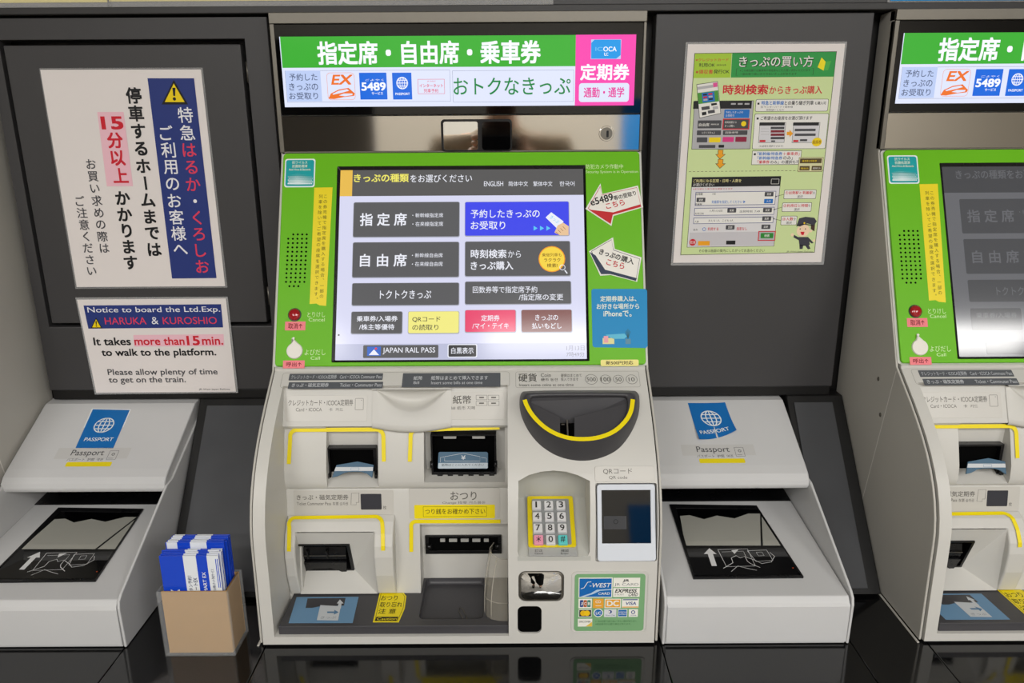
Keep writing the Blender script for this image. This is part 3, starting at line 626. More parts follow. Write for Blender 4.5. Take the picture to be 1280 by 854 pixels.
    guide(BW, [(514.2, 689.5), (514.3, 661)]+arc(520, 657.5, 6, 180, 90)+[(625.5, 651.5)], 5.2, 1.6).build('yellow_guide_line', R)
    # card slot
    SL = Plane((168, 250), (168, 190))
    def px(pl, x0, y0, x1, y1): a = pl.uv(x0, (y0+y1)/2)[0]; b = pl.uv(x1, (y0+y1)/2)[0]; c = pl.uv((x0+x1)/2, y1)[1]; d = pl.uv((x0+x1)/2, y0)[1]; return a, c, b, d
    a, c, b, d = px(SL, 411, 556.5, 472.5, 598)
    cs = MB().ring(SL, rr(a, c, b, d, .5, 2), rr(a+4, c+2, b-4, d-3, .5, 2), -1, 9, BLK).slab(SL, rr(a+1, c+1, b-1, d-1, .5, 2), -.5, .6, DBL).build('card_slot', R, bevel=.5)
    for x in (a+1, b-1): MB().tube([(x-1.5, 181, c+250+10), (x+1.5, 181, c+250+10)], 4, BLK, 10).build('hinge_boss', cs)
    GPn = Plane((176, 225), (192, 196))
    gp = MB().slab(GPn, pq(GPn, [(415, 597), (420.5, 581.5), (446.8, 577), (467, 581.3), (465.2, 597.5), (458, 592), (451, 590), (437, 590), (430, 591.5), (422, 595.5)]), -2, 0, PLT).build('guide_plate', cs, bevel=.3)
    Print(GPn, .1).poly([(417.8, 589), (419.8, 584), (466.4, 584), (466, 588.8)], WT, 0).frame(438.5, 584.8, 449, 588.3, BLU, .4, 1, .3).build('guide_plate_print', cs)
    # banknote slot
    S2 = Plane((172, 250), (172, 190)); a, c, b, d = px(S2, 539, 542.5, 620.5, 594)
    bs = MB().ring(S2, rr(a, c, b, d, .5, 2), rr(a+2.5, c+6, b-2.5, d-2, .5, 2), -11, 3, BLK).slab(S2, rr(a+1, c+1, b-1, d-1, .5, 2), -11, -10, DBL).build('banknote_slot', R, bevel=.4)
    for q in (0, 1, 2, 3, 4, 5): MB().box(a+8+q*14, a+15+q*14, 174, 178, c+250-.5, c+250+5, BLK).build('roller_tooth', bs, bevel=.5)
    for xx in (556, 592): u, v = S2.uv(xx, 546); MB().slab(S2, rr(u-2, v-4, u+15, v+1, .5), -6, -2, mat('pale_tooth', 'A9A8A4', .5)).build('slot_tooth', bs, bevel=.4)
    for x in (a+1, b-1): MB().tube([(x-2.2, 176, c+250+18), (x+2.2, 176, c+250+18)], 5, BLK, 10).build('hinge_boss', bs)
    GP2 = Plane((166, 225), (178, 204))
    g2 = MB().slab(GP2, pq(GP2, [(548, 566.5), (549.5, 565), (608.5, 565), (610, 566.5), (610, 584.5), (608.5, 586), (548.5, 586), (547, 584.5)]), -2, 0, PLT).build('guide_plate', bs, bevel=.3)
    p = Print(GP2, .1); p.rect(547.8, 578.8, 609.7, 585.8, ink('B9C4CC'), 0, .8); p.line([(550.5, 578), (550.5, 572), (555, 571.3)], .4, WT, 1); p.line([(555.8, 576.5), (555.8, 571), (579, 566.8), (600, 571), (600, 576.5), (555.8, 576.5)], .45, WT, 1)
    p.line([(601.5, 572), (608, 572.8), (608, 578)], .4, WT, 1); p.text('¥', 576.5, 569.5, 582, 574.8, WT, 2, .02); p.text('紙幣はここに入れてください', 552, 579.6, 605, 583, ink('2E3A46'), 1); p.build('guide_plate_print', bs)
    # ticket slot in its funnel
    F1 = Plane((176, 110), (176, 30)); F1c = F1; F1 = Plane((205, 97), (186, 46))
    # the block round the ticket slot stands proud of the bay wall
    tb = [(190, 136), (196.5, 135), (205, 130), (216, 117), (223, 103), (225.5, 88), (224, 60), (216, 27), (170, 27), (170, 136)]
    blk = MB().prism(tb, -304.5, -160, PLA).build('slot_block', R)
    boolean(blk, [MB().box(-290, -186, 160, 260, 20, 119, PLA).build('cutter', R)])
    bv = blk.modifiers.new('bevel', 'BEVEL'); bv.width = .006; bv.segments = 4; bv.limit_method = 'ANGLE'; bv.angle_limit = math.radians(40)
    fo = [F1.uv(0, 0)]; a, c, b, d = px(F1, 371, 679.3, 440, 711)
    O3 = [(-290, 119.3, 214.5), (-185.8, 119.3, 214.5), (-185.8, 27.3, 216), (-290, 27.3, 216)]
    MOU = [F1.P(a-.5, d+.5, 1.5), F1.P(b+.5, d+.5, 1.5), F1.P(b+.5, c-.5, 1.5), F1.P(a-.5, c-.5, 1.5)]
    fn = MB(); ov = [(x, t, z) for x, z, t in [(o[0], o[1], o[2]) for o in O3]]; iv = MOU
    for k in range(4): j = (k+1) % 4; fn.add([ov[k], ov[j], iv[j], iv[k]], [(0, 1, 2, 3)], PLA)
    fn.build('slot_funnel', R)
    ts = MB().ring(F1, rr(a, c, b, d, .5, 2), rr(a+3.5, c+3, b-3.5, d-2, .5, 2), -8, 3.5, BLK).slab(F1, rr(a, c, b, d, .5, 2), -9, -8, DBL).build('ticket_slot', R, bevel=.4)
    m_ = (c+d)/2
    MB().loft([[F1.P(a+4, m_+12-k*5, -6+7*math.sin(k*.5)) for k in range(6)], [F1.P(b-8, m_+12-k*5, -6+7*math.sin(k*.5)) for k in range(6)]], BLK).build('slot_flap', ts)
    for q in (.2, .55): MB().slab(F1, rr(a+(b-a)*q, m_-2, a+(b-a)*q+2, m_+14, .3, 2), -2, 3, BLK).build('slot_rib', ts, bevel=.3)
    MB().slab(F1, rr(a+4, m_+2.5, b-8, m_+3.6, .3, 2), 1.5, 2.2, METF).build('slot_wire', ts)
    # lower lip of the ticket slot, scalloped
    pts = [(371.5, 712.5), (378, 713), (386, 710), (392, 708), (415, 707.5), (422, 709), (428, 711.8), (434, 711.5), (434, 700), (371.5, 700)]
    MB().slab(F1, pq(F1, pts), 1, 4.5, BLK).build('slot_lip', ts, bevel=.3)
    # change slot
    F1 = F1c; a, c, b, d = px(F1, 532, 668.5, 627, 691)
    c4 = MB().ring(F1, rr(a, c, b, d, .5, 2), rr(a+5, c+5, b-5, d-2.5, .5, 2), -1, 3.2, BLK).slab(F1, rr(a+1, c+1, b-1, d-1, .5, 2), .2, .8, DBL).build('change_slot', R, bevel=.4)
    for x0, x1 in ((550.5, 556.5), (561.5, 571.5), (576, 586), (590.5, 600.5), (605, 611)):
        a2, c2, b2, d2 = px(F1, x0, 672.7, x1, 676.4); MB().slab(F1, rr(a2, c2, b2, d2, .4, 2), .8, 3, mat('pale_tooth', 'A9A8A4', .5)).build('slot_tooth', c4, bevel=.3)
    for x in (a+5, b-5): MB().tube([(x-4, 180, (c+d)/2+110-2), (x+4, 180, (c+d)/2+110-2)], 3.6, BLK, 10).build('hinge_boss', c4)
    # charcoal tray with the coin bowl
    TR = Plane((163, 26), (283, 26)); TR.nt, TR.nz = 0, 1; TR.vt, TR.vz = -1, 0
    def tuv(x, y):
        dx, dt, dz = ray(x, y); k = (26-CZ)/dz; return dx*k, CT+dt*k
    o = [tuv(*q) for q in ((364, 740.5), (502, 739.5), (507, 731), (512.4, 721.5), (521, 720.5), (529, 715.5), (632, 715), (636, 780.5), (343.5, 781.8))]
    o = [(max(-300, min(-8.5, x)), max(177.5, t)) for x, t in o]; o[0] = (-300.5, o[0][1]); o[-1] = (-300.5, 284); o[-2] = (-7.5, 284); o[-3] = (-8, 177.5)
    mb = MB(); n = len(o); mb.add([(x, t, 14) for x, t in o]+[(x, t, 26) for x, t in o], [tuple(range(n)), tuple(range(2*n-1, n-1, -1))]+[(i, (i+1) % n, n+(i+1) % n, n+i) for i in range(n)], CHR)
    tr = mb.build('tray', R)
    q0 = tuv(533, 723); q1 = tuv(604, 773.5); rows = []
    def bowl(scale, z, extra=0): 
        cx, ct_ = (q0[0]+q1[0])/2, (q0[1]+q1[1])/2; hw, ht = (q1[0]-q0[0])/2*scale, abs(q1[1]-q0[1])/2*scale
        return [(x, t, z) for x, t in rr(cx-hw, ct_-ht, cx+hw, ct_+ht, 8*scale)]
    boolean(tr, [MB().loft([bowl(1.0, 40), bowl(1.0, 25.5), bowl(.97, 14.2+3)], CHR, closed=True, caps=True).build('cutter', R)])
    tr.modifiers.new('bevel', 'BEVEL').width = .0015
    mb = MB(); mb.loft([bowl(1.0, 25.8), bowl(.985, 22), bowl(.95, 17.5)], CHR, closed=True); r_ = bowl(.95, 17.5); mb.add(r_, [tuple(range(len(r_)))], CHR); mb.build('coin_bowl', R)
    ps = tuple(tuv(*q) for q in ((576, 757), (583, 765)))
    MB().tube([(ps[0][0]-2, ps[0][1]-6, 18.4), (ps[0][0]-3, ps[0][1]+2, 18.4), (ps[1][0]-4, ps[1][1]+5, 18.4), (ps[1][0]-1, ps[1][1]+7, 18.4), (ps[1][0]+1, ps[1][1]+4, 18.4), (ps[0][0]+2, ps[0][1]-4, 18.4), (ps[0][0]-2, ps[0][1]-6, 18.4)], .45, METF).build('bowl_mark', tr)
    class T3(Plane):
        def uv(s, x, y): x_, t = tuv(x, y); return x_, -t
        def P(s, u, v, h=0): return (u, -v, 26+h)
    tp = T3((0, 0), (1, 0))
    sk = MB().slab(tp, pq(tp, [(370.8, 746.8), (448.3, 746.5), (440.8, 779), (360.8, 779.2)]), .05, .35, BLU).build('ticket_guide_sticker', tr)
    p = Print(tp, .45); p.poly([(384.5, 748.5), (432, 748), (430, 757.5), (418, 758), (400, 758.5), (390, 760.5), (382, 760.5)], CHR, 0); p.poly([(400.5, 757), (426, 758.5), (422.5, 776.3), (396, 775.8)], WT, 1)
    p.poly([(425, 750), (421, 755), (423.3, 755), (421.5, 761.5), (426, 761.5), (427, 755), (429.5, 755)], WT, 2); p.poly([(409, 765), (418, 765), (418, 763), (423.5, 766), (417.5, 769), (417.5, 767), (409, 767)], ink('5B7FA0'), 2); p.text('きっぷ', 401, 771, 420, 774, ink('8A9098'), 2); p.build('print', sk)
    cs_ = MB().slab(tp, pq(tp, [(474.8, 740.6), (503.3, 740.2), (508, 745.7), (506, 761), (498.5, 778.2), (466, 778.2)]), .05, .35, YEL).build('caution_sticker', tr)
    p = Print(tp, .45); k = ink('1E1B10')
    q = [(476.5, 742), (502.3, 741.6), (506, 746.3), (504, 760.5), (496.8, 776.8), (468.6, 776.8)]
    p.line(q+[q[0]], .5, k, 0); p.poly([(470.6, 771.5), (498, 771.5), (496, 776.6), (468.8, 776.6)], k, 0); p.text('おつり', 476.5, 745, 497, 751, k, 1, .004); p.text('取り忘れ', 475, 753, 503, 759.5, k, 1, .004); p.text('注 意', 473, 761.5, 495, 767.8, k, 1, .006); p.text('Caution', 471.5, 772.5, 496, 775.8, YEL, 1, .006); p.build('print', cs_)
    # clear cover at the right of the bowl: a faceted half dome
    rows = []
    for k in range(9):
        a = math.radians(90+k*90/8*1.0); 
    cx, c_t = tuv(636, 748); prof = [(0, 27), (0, 50), (3, 62), (12, 78), (26, 92)]
    for z_off, zz in ((0, 26.5), (0, 34), (1.5, 52), (6, 70), (14, 88), (20, 98)):
        row = []
        for k in range(10):
            a = math.radians(95+k*10.5)
            row.append((-8.5+(33-z_off*.8)*math.sin(a-math.pi/2)*-1 if False else -8.5-(33-z_off*.7)*math.sin(math.radians(k*20)) if k < 5 else -8.5-(33-z_off*.7)*(1-max(0, k-6)/3.2*.0), 0, zz))
        rows.append(row)
    rows = []
    for so, zz in ((0, 26.6), (0, 36), (.5, 52), (3, 68), (9, 84), (15, 96)):
        tf = 276-so*2.2; tb = 200; xo = -38.5+so*.5; xi = -8.2
        rows.append([(xi, tf, zz), (xi-12, tf-.5, zz), (xo+9, tf-4, zz), (xo+3, tf-10, zz), (xo, tf-19, zz), (xo-1, tb+16, zz), (xo+4, tb+2, zz)])
    cc = MB().loft(rows, SMOKE, smooth=False).build('clear_bowl_cover', R)
    ED = mat('clear_edge', 'E4DED0', .08, alpha=.35, spec=.9)
    for j in (2, 4): MB().tube([r_[j] for r_ in rows], .55, ED).build('cover_edge', cc)
    MB().tube(rows[-1], .6, ED).build('cover_edge', cc); MB().tube(rows[2], .4, ED).build('cover_edge', cc)

def coin_chute(R):
    pl = Plane((190, 289), (243, 240)); top = pl.off(26)
    base = [(656, 489.5), (791, 489), (797, 492), (799.3, 499), (798.6, 518), (792, 536), (783, 551), (770.5, 564.5), (750, 573.5), (728.3, 576.6), (706, 573.8), (688.5, 566.8), (671, 554), (658, 536.5), (650.5, 518), (649, 503), (651, 493)]
    rim = [(660, 490.5), (787, 490), (791, 492), (793, 499), (791, 514), (785.5, 525), (777, 535.5), (765, 543.5), (748, 549.5), (728, 551.5), (708, 549.5), (690, 542.5), (676, 533), (664, 520), (656.5, 507), (654.5, 499), (656, 493)]
    def chk(q):
        for _ in range(2): q = [p_ for a, b_ in zip(q, q[1:]+q[:1]) for p_ in ((a[0]*.75+b_[0]*.25, a[1]*.75+b_[1]*.25), (a[0]*.25+b_[0]*.75, a[1]*.25+b_[1]*.75))]
        return q
    b = chk(pq(pl, base)); r = chk(pq(top, rim))
    cu = sum(x for x, _ in r)/len(r)
    def shrink(q, k, dv=0): 
        cv = max(v_ for _, v_ in r); return [(cu+(x-cu)*k, cv+(v-cv)*k-dv) for x, v in q]
    rows = [[pl.P(x*1.0, v, -1) for x, v in b], [pl.P(x, v, 3) for x, v in b]]
    rows += [[top.P(x, v, -1) for x, v in r], [top.P(x, v, 0) for x, v in shrink(r, .985, .6)], [top.P(x, v, 0) for x, v in shrink(r, .90, 4)], [top.P(x, v, -2) for x, v in shrink(r, .885, 4.5)]]
    mb = MB(); mb.loft(rows, CHR, closed=True)
    # funnel floor: two sloping faces falling to a slot valley
    inn = rows[-1]; n = len(inn)
    mb.add(inn, [tuple(range(n))], CHR) if False else None
    ch = mb.build('coin_chute', R); ch.data.polygons.foreach_set('use_smooth', [True]*len(ch.data.polygons))
    flo = top.off(-6); dp = top.off(-24)
    def Q(p_, x, y): return p_.P(*p_.uv(x, y))
    f = MB()
    L = [Q(flo, 661, 502), Q(flo, 700, 522), Q(flo, 700, 549), Q(flo, 690, 541), Q(flo, 676, 531), Q(flo, 665, 518)]
    Rr = [Q(flo, 785, 504), Q(flo, 718, 522), Q(flo, 718, 549), Q(flo, 748, 547), Q(flo, 765, 541), Q(flo, 777, 532), Q(flo, 785, 520), Q(flo, 789, 508)]
    f.add(L, [tuple(range(len(L)))], CHR); f.add(Rr, [tuple(range(len(Rr)))], CHR)
    # back wall and valley
    B = [Q(flo, 661, 502), Q(flo, 660, 497), Q(flo, 786, 496.5), Q(flo, 785, 504), Q(dp, 718, 529), Q(dp, 700, 529)]
    f.add([B[1], B[2], B[3], B[4], B[5], B[0]], [(0, 1, 2, 3, 4, 5)], CHR)
    f.add([L[0], L[1], Q(dp, 700, 529)], [(0, 1, 2)], CHR); f.add([Rr[0], Rr[1], Q(dp, 718, 529)], [(0, 1, 2)], CHR)
    f.add([L[1], L[2], Q(dp, 700, 553), Q(dp, 700, 529)], [(0, 1, 2, 3)], CHR); f.add([Rr[1], Rr[2], Q(dp, 718, 553), Q(dp, 718, 529)], [(0, 1, 2, 3)], CHR)
    f.add([Q(dp, 700, 529), Q(dp, 718, 529), Q(dp, 718, 560), Q(dp, 700, 560)], [(0, 1, 2, 3)], DBL)
    # collar closing floor to rim
    inn2 = [top.P(x, v, -8) for x, v in shrink(r, .885, 4.5)]; f.loft([inn, inn2], CHR, closed=True)
    f.build('coin_funnel', ch)
    u, v = dp.uv(709, 536); MB().slab(dp, rr(u-1.2, v-14, u+.8, v+9, .6), -1, 8, METF).build('coin_gate', ch, bevel=.3)
    MB().slab(dp, rr(u-7.5, v+3, u-3.5, v+4.5, .3), 4, 5, METF).build('gate_spring', ch)
    arc_ = [(655.8, 500), (658, 507), (664.6, 518.5), (676, 531), (690, 540.8), (708, 547.8), (728, 549.8), (748, 547.8), (765, 541.6), (776, 533.4), (785, 523), (789.6, 512), (791, 499.5)]
    def sm(pts, it=2):
        for _ in range(it):
            q = [pts[0]]
            for a, b_ in zip(pts, pts[1:]): q += [(a[0]*.75+b_[0]*.25, a[1]*.75+b_[1]*.25), (a[0]*.25+b_[0]*.75, a[1]*.25+b_[1]*.75)]
            pts = q+[pts[-1]]
        return pts
    p = Print(top, .7); p.line(sm(arc_), 5.4, YEL, 0); p.build('yellow_rim', ch)

def keypad_parts(R, kp):
    KP = Plane((210, 167), (281, 130)); DK = ink('33322F')
    e = [KP.uv(x, y) for x, y in ((648, 690), (737, 690))]; u0, u1 = e[0][0], e[1][0]
    # liner of the recess: a shell with a sloping floor
    fl = [(u0-1, 286, 126), (u1+1, 286, 126), (u1+1, 209, 166), (u0-1, 209, 166)]
    mb = MB(); mb.add(fl+[(x, t, z-6) for x, t, z in fl], [(0, 1, 2, 3), (4, 5, 6, 7), (0, 1, 5, 4), (2, 3, 7, 6)], mat('keypad_liner', 'BDBDB6', .4))
    lo = [(u0-1, 209, 166), (u1+1, 209, 166), (u1+1, 222, 216), (u0-1, 222, 216)]
    mb.add(lo, [(0, 1, 2, 3)], mat('keypad_liner', 'BDBDB6', .4)); mb.build('keypad_liner', R)
    bp = MB().slab(KP, pq(KP, [(657, 620.5), (714.5, 620.5), (722, 696), (661, 696)]), 0, 2, mat('keypad_plate', 'A9AAA8', .45)).build('keypad', R, bevel=.4)
    MB().slab(KP, prr(KP, 659.5, 622.5, 718, 686, 3), 2, 4.5, mat('yellow_keypad_rim', 'E2CC12', .4)).build('keypad_rim', bp, bevel=.6)
    MB().slab(KP, prr(KP, 665.5, 626.5, 712.5, 683.5, 2), 4.5, 4.8, mat('keypad_bed', '8E9090', .5)).build('keypad_bed', bp)
    K2 = KP.off(9)
    WH = mat('white_key', 'DAD9DA', .35); PKK = mat('pink_key', 'EE9DB4', .35); CYK = mat('cyan_key', '62CDCB', .35)
    for r, (y, row) in enumerate(((631, '123'), (645.3, '456'), (659.7, '789'), (674.2, '*0#'))):
        for c, ch in enumerate(row):
            x = (670.7, 685.9, 701.1)[c]+r*.85; u, v = K2.uv(x, y)
            k = MB().slab(KP, rr(u-6.1, v-6.6, u+6.1, v+6.6, 1.4, 3), 4.8, 9, {'*': PKK, '#': CYK}.get(ch, WH), .93).build('key', bp, bevel=.5)
            if ch in '*#': tag(k, 'pink star key' if ch == '*' else 'cyan hash key')
            Print(K2, .15).text(ch if ch != '*' else '＊', x-(2.8 if ch not in '1' else 1.5), y-4, x+(2.8 if ch not in '1' else .6), y+3.6, DK, 0, .012).build('digit', k)
    p = Print(KP, 2.15)
    for x, s_, t_ in ((673.5, '訂正', 'Cancel'), (706, '確認', 'Enter')):
        p.text(s_, x-5, 688, x+5, 691.2, DK, 0); p.text(t_, x-5, 692, x+5, 694.2, DK, 0)
    p.build('keypad_legend', bp)

def lower_right(R, kp, low):
    DK = ink('5B5852')
    # code reader
    lb = Plane((249, 233), (262, 213))
    f = MB().slab(lb, prr(lb, 743.5, 583, 818.5, 602.5, 3), .2, 1.2, mat('label_film', 'C9C6BF', .3)).build('reader_label', R, bevel=.3)
    Print(lb, 1.3).text('QRコード', 753.8, 586, 790, 593.3, DK, 0).text('QR code', 761, 595.3, 784, 599.6, DK, 0).build('print', f)
    rp = Plane(kp.off(-1).a, (285, 129)); rp = kp.off(-2)
    LG = mat('cool_white_plastic', 'D5DAE2', .35)
    o = prr(rp, 746.5, 605.2, 819, 701.3, 3.5); us = [q[0] for q in o]; vs = [q[1] for q in o]
    i = prr(rp, 752, 612.5, 813, 679, .6)
    cr = MB().ring(rp, o, i, -6, 2.5, LG).slab(rp, [(u*1, v) for u, v in o], -6.5, -2.5, LG).build('code_reader', R, bevel=.8)
    MB().slab(rp, i, -2.4, 1.2, BLKG).build('reader_glass', cr)
    p = Print(rp, 1.35); p.rect(754.5, 645, 783, 661.5, mat('reader_cell', '3A3A3C', .3), 0); p.circle(769.5, 652, 3, .9, BLK, 1); p.build('reader_sensor', cr)
    # convex safety mirror
    u0, v0 = low.uv(648.5, 733); o = prr(low, 648.5, 714.5, 704.5, 751.5, 9, 6)
    cu = sum(q[0] for q in o)/len(o); cv = sum(q[1] for q in o)/len(o); rows = []
    for k, h in ((1, -1), (.98, .3), (.9, .9)): rows.append([low.P(cu+(u-cu)*k, cv+(v-cv)*k, h) for u, v in o])
    rm = MB().loft(rows, METF, closed=True).build('convex_mirror', R)
    rows = []
    for k in (.93, .8, .65, .5, .35, .2, .08, .001): rows.append([low.P(cu+(u-cu)*k, cv+(v-cv)*k, -1.2+4.2*(1-.55*((u-cu)*k/27)**2-.45*((v-cv)*k/19)**2)) for u, v in o])
    MB().loft(rows, MIRW, closed=True).build('mirror_dome', rm)
    MB().slab(low, prr(low, 647.6, 758.6, 676.6, 791.6, 6.5), -8, -2.5, DBL).build('sensor_window', R)
    # accepted cards sign
    g = MB(); a = prr(low, 714, 714, 810, 790.5, 7, 6); us = [q[0] for q in a]; vs = [q[1] for q in a]
    b = rr(min(us)+1.2, min(vs)+1.2, max(us)-1.2, max(vs)-1.2, 6, 6)
    g.ring(low, a, b, -.5, .9, PLA).build('sign_bezel', R)
    cp = MB().slab(low, prr(low, 718, 717.5, 805.5, 788.5, 4), .1, .6, ink('7CAB7A')).build('card_logo_sign', R, bevel=.1)
    p = Print(low, .7); p.st = .06
    WT = ink('EFEDE4'); B = ink('1668B4'); K = ink('2A2A2C'); GY = ink('777A80'); OR = ink('E9A63A'); NV = ink('1E3F87'); TL = ink('2F7C6C')
    p.rect(723.2, 721.8, 765.5, 746.8, WT); p.rect(724.2, 723, 764.3, 745.8, B, 1)
    p.text('-WEST', 736.5, 728.6, 762.5, 734, WT, 2, .006, .25); p.line([(726, 735.8), (730, 734.5), (734.5, 727.5), (739, 727)], .8, WT, 2)
    p.poly([(726, 745.4), (738, 741.5), (746, 737), (764.2, 736), (764.2, 737.2), (750, 738.2), (741, 742.5), (730, 745.6)], ink('B8CFE4'), 2); p.text('CARD', 747.5, 740.2, 762, 743.2, WT, 3, .01, .2)
    p.rect(766.5, 722, 800, 733.8, WT); p.text('JR', 778, 724, 786, 727.8, K, 1, .03, .2); p.text('JR CARD', 768, 728.8, 798, 732.8, GY, 1)
    p.rect(766.3, 734.8, 799.5, 746, WT); p.text('EXPRESS', 768.5, 736, 795, 740.6, K, 1, .03, .3); p.text('CARD', 785, 741, 796.5, 745, K, 1, .02, .3); p.text('E-TICKET', 768.5, 742, 780, 744, GY, 1)
    p.rect(723, 748.2, 739.8, 760.2, WT)
    for x, c, ch in ((724.8, NV, 'J'), (729.4, ink('B4572C'), 'C'), (734, TL, 'B')): p.rect(x, 750, x+4.2, 758.6, c, 1, 1); p.text(ch, x+.9, 752.3, x+3.4, 756.2, WT, 2, .02)
    p.rect(741, 748.2, 754.5, 760, OR); p.circle(746.2, 752, 1.9, .6, WT, 1); p.circle(749.2, 752, 1.9, .6, WT, 1); p.line([(744.5, 757), (751.5, 757)], .8, WT, 1)
    p.rect(755.6, 748.2, 776, 760, WT); p.rect(756.6, 749.2, 775, 759, OR, 1); p.text('DC', 758.5, 750.5, 773.5, 757.5, WT, 2, .04)
    p.rect(777.3, 748.2, 798.3, 759.5, WT); p.rect(778.5, 748.8, 797, 750, NV, 1); p.text('VISA', 781.5, 752, 795, 756, NV, 1, .02, .15); p.rect(777.6, 758, 798, 759.2, OR, 1)
    p.rect(723.2, 761.5, 739.5, 771.2, WT); p.rect(724, 762.3, 738.8, 770.4, K, 1); p.disc(729, 766.3, 3.9, ink('E9B81E'), 2); p.disc(733.6, 766.3, 3.9, ink('F2C51E'), 3)
    p.disc(747.8, 765.9, 6, WT); p.disc(747.8, 765.9, 4.9, B, 1); p.text('UC', 744.7, 764.2, 751, 768, WT, 2, .02)
    p.rect(755, 761.3, 770.3, 771, ink('DADCE0')); p.disc(762.5, 764.6, 2.3, NV, 1); p.disc(761.6, 764.6, 1.3, WT, 2); p.text('Diners Club', 757, 768, 768.5, 769.6, NV, 1)
    p.rect(772, 761.2, 784, 771, WT); p.rect(772.8, 762, 783.2, 770.2, B, 1); p.text('AMERICAN', 773.4, 764, 782.6, 765.8, WT, 2); p.text('EXPRESS', 773.8, 766.6, 782.2, 768.4, WT, 2)
    p.rect(785.8, 761.3, 797.2, 770.8, WT); p.circle(791.3, 765, 2.6, 1, NV, 1); p.text('CEDYNA', 787.5, 768.3, 795.3, 769.6, NV, 1)
    p.rect(722.2, 773.3, 740.2, 783, WT); p.text('DISCOVER', 723.8, 775.8, 738.2, 778, K, 1, .01); p.poly([(732, 782.8), (740, 777), (740, 782.8)], ink('E8C24A'), 1)
    p.text('※一部の区間では取り扱いできない場合があります。', 744, 775, 795.5, 777.6, ink('3E6E42'), 0); p.text('※暗証番号が必要な場合があります。', 744, 778.6, 789, 781, ink('3E6E42'), 0)
    p.build('card_logos', cp)

MAIN = ticket_machine()
MAIN['label'] = 'lime green and white ticket machine in the middle with its touch screen lit'
MAIN['group'] = 'ticket machines along the wall'
M2 = copy_tree(MAIN, STEP_R, skip=('touch_screen',)); M2['label'] = 'ticket machine at the right edge with its touch screen painted dim'
M3 = copy_tree(MAIN, STEP_L); M3['label'] = 'ticket machine cut off by the left edge, only its grey side showing'
for M in (MAIN, M2, M3):
    for h in M.children:
        if h.name.startswith('housing'): H = h
H.data.polygons.foreach_set('use_smooth', [True]*len(H.data.polygons)); H.data.set_sharp_from_angle(angle=math.radians(26))

# the right machine's screen: same page, viewing-angle dimming put into its colours
def dim_screen():
    inner = pq(GRNP, [(422.5, 209), (730.5, 207), (737.5, 451.5), (414.6, 451.5)])
    iu0 = (inner[0][0]+inner[3][0])/2; iu1 = (inner[1][0]+inner[2][0])/2; ivt = (inner[0][1]+inner[1][1])/2; ivb = inner[2][1]
    pl = GRNP.off(-1); i_ = rr(iu0, ivb, iu1, ivt, 1.2)
    s = MB().ring(GRNP, i_, rr(iu0+4, ivb+3, iu1-3, ivt-4.5, 1), -1, 1.9, BLK, hin=-.4).slab(pl, rr(iu0, ivb, iu1, ivt, 1), -.4, .3, BLKG).build('touch_screen', M2)
    tag(s, 'touch screen, its page painted dim for the viewing angle')
    def dm(hx): return mat('dim_'+hx, hx, .1, emit=.7, spec=1.0)
    BG = dm('77787D'); D = dm('55565A'); HD = dm('505155'); T = dm('75767B')
    p = Print(pl, .35); p._f([(iu0+4, ivb+3), (iu1-3, ivb+3), (iu1-3, ivt-4.5), (iu0+4, ivt-4.5)], BG, 0)
    a = pl.uv(430, 245.5)[1]; p._f([(iu0+4, a), (iu1-3, a), (iu1-3, ivt-4.5), (iu0+4, ivt-4.5)], HD, 1)
    p.text('きっぷの種類をお選びください', 442, 217, 590, 228, T, 2, .01)
    for x0, y0, x1, y1 in ((442, 253, 574, 296), (441, 303, 573.5, 346.5), (440.3, 354, 573.5, 381.5), (439.3, 389.8, 502.6, 417), (510.5, 389.5, 573.5, 416.5), (581.5, 252.5, 711, 294.5), (581.5, 302, 712.5, 345), (581.5, 352, 713.5, 380), (581.5, 387.8, 644.5, 415), (652, 387.5, 714.5, 415), (454, 431.5, 548, 447.5)):
        p.rect(x0, y0, x1, y1, D, 2, 2.2)
    p.text('指 定 席', 450, 266.5, 508.5, 282.5, T, 3, .022); p.text('自 由 席', 450, 317.5, 508.5, 333.5, T, 3, .022); p.text('トクトクきっぷ', 475, 363, 539, 373.5, T, 3, .008)
    p.text('乗車券/入場券', 446, 395, 497, 402, T, 3, .01); p.text('・新幹線指定席', 515.5, 266.5, 554, 272, T, 3); p.text('・新幹線自由席', 515, 316.5, 553.5, 322, T, 3)
    p.build('display_image', s)
dim_screen()

# ---------------------------------------------------------------- passport readers
LID = Plane((2, 224), (118, 161)); TRY = Plane((20, 95), (285, 67))
def globe2(p, u, v, r, m, lay, wd, sh=0):
    pl = p.pl
    def ln(pts): 
        q = pts; n = len(q); L = []; R_ = []
        for i in range(n):
            a = q[max(0, i-1)]; b = q[min(n-1, i+1)]; dx, dy = b[0]-a[0], b[1]-a[1]; l = math.hypot(dx, dy) or 1
            L.append((q[i][0]-dy/l*wd/2, q[i][1]+dx/l*wd/2)); R_.append((q[i][0]+dy/l*wd/2, q[i][1]-dx/l*wd/2))
        p.mb.add([pl.P(a+sh*(b-v), b, p.h+lay*p.st) for a, b in L+R_], [(i, i+1, n+i+1, n+i) for i in range(n-1)], m)
    ell = lambda rx: [(u+rx*math.cos(k*math.pi/14), v+r*math.sin(k*math.pi/14)) for k in range(29)]
    ln(ell(r)); ln(ell(r*.5)); ln([(u, v-r), (u, v+r)]); ln([(u-r, v), (u+r, v)])
    for q in (-.5, .5): ln([(u-r*.86, v+r*q), (u+r*.86, v+r*q)])
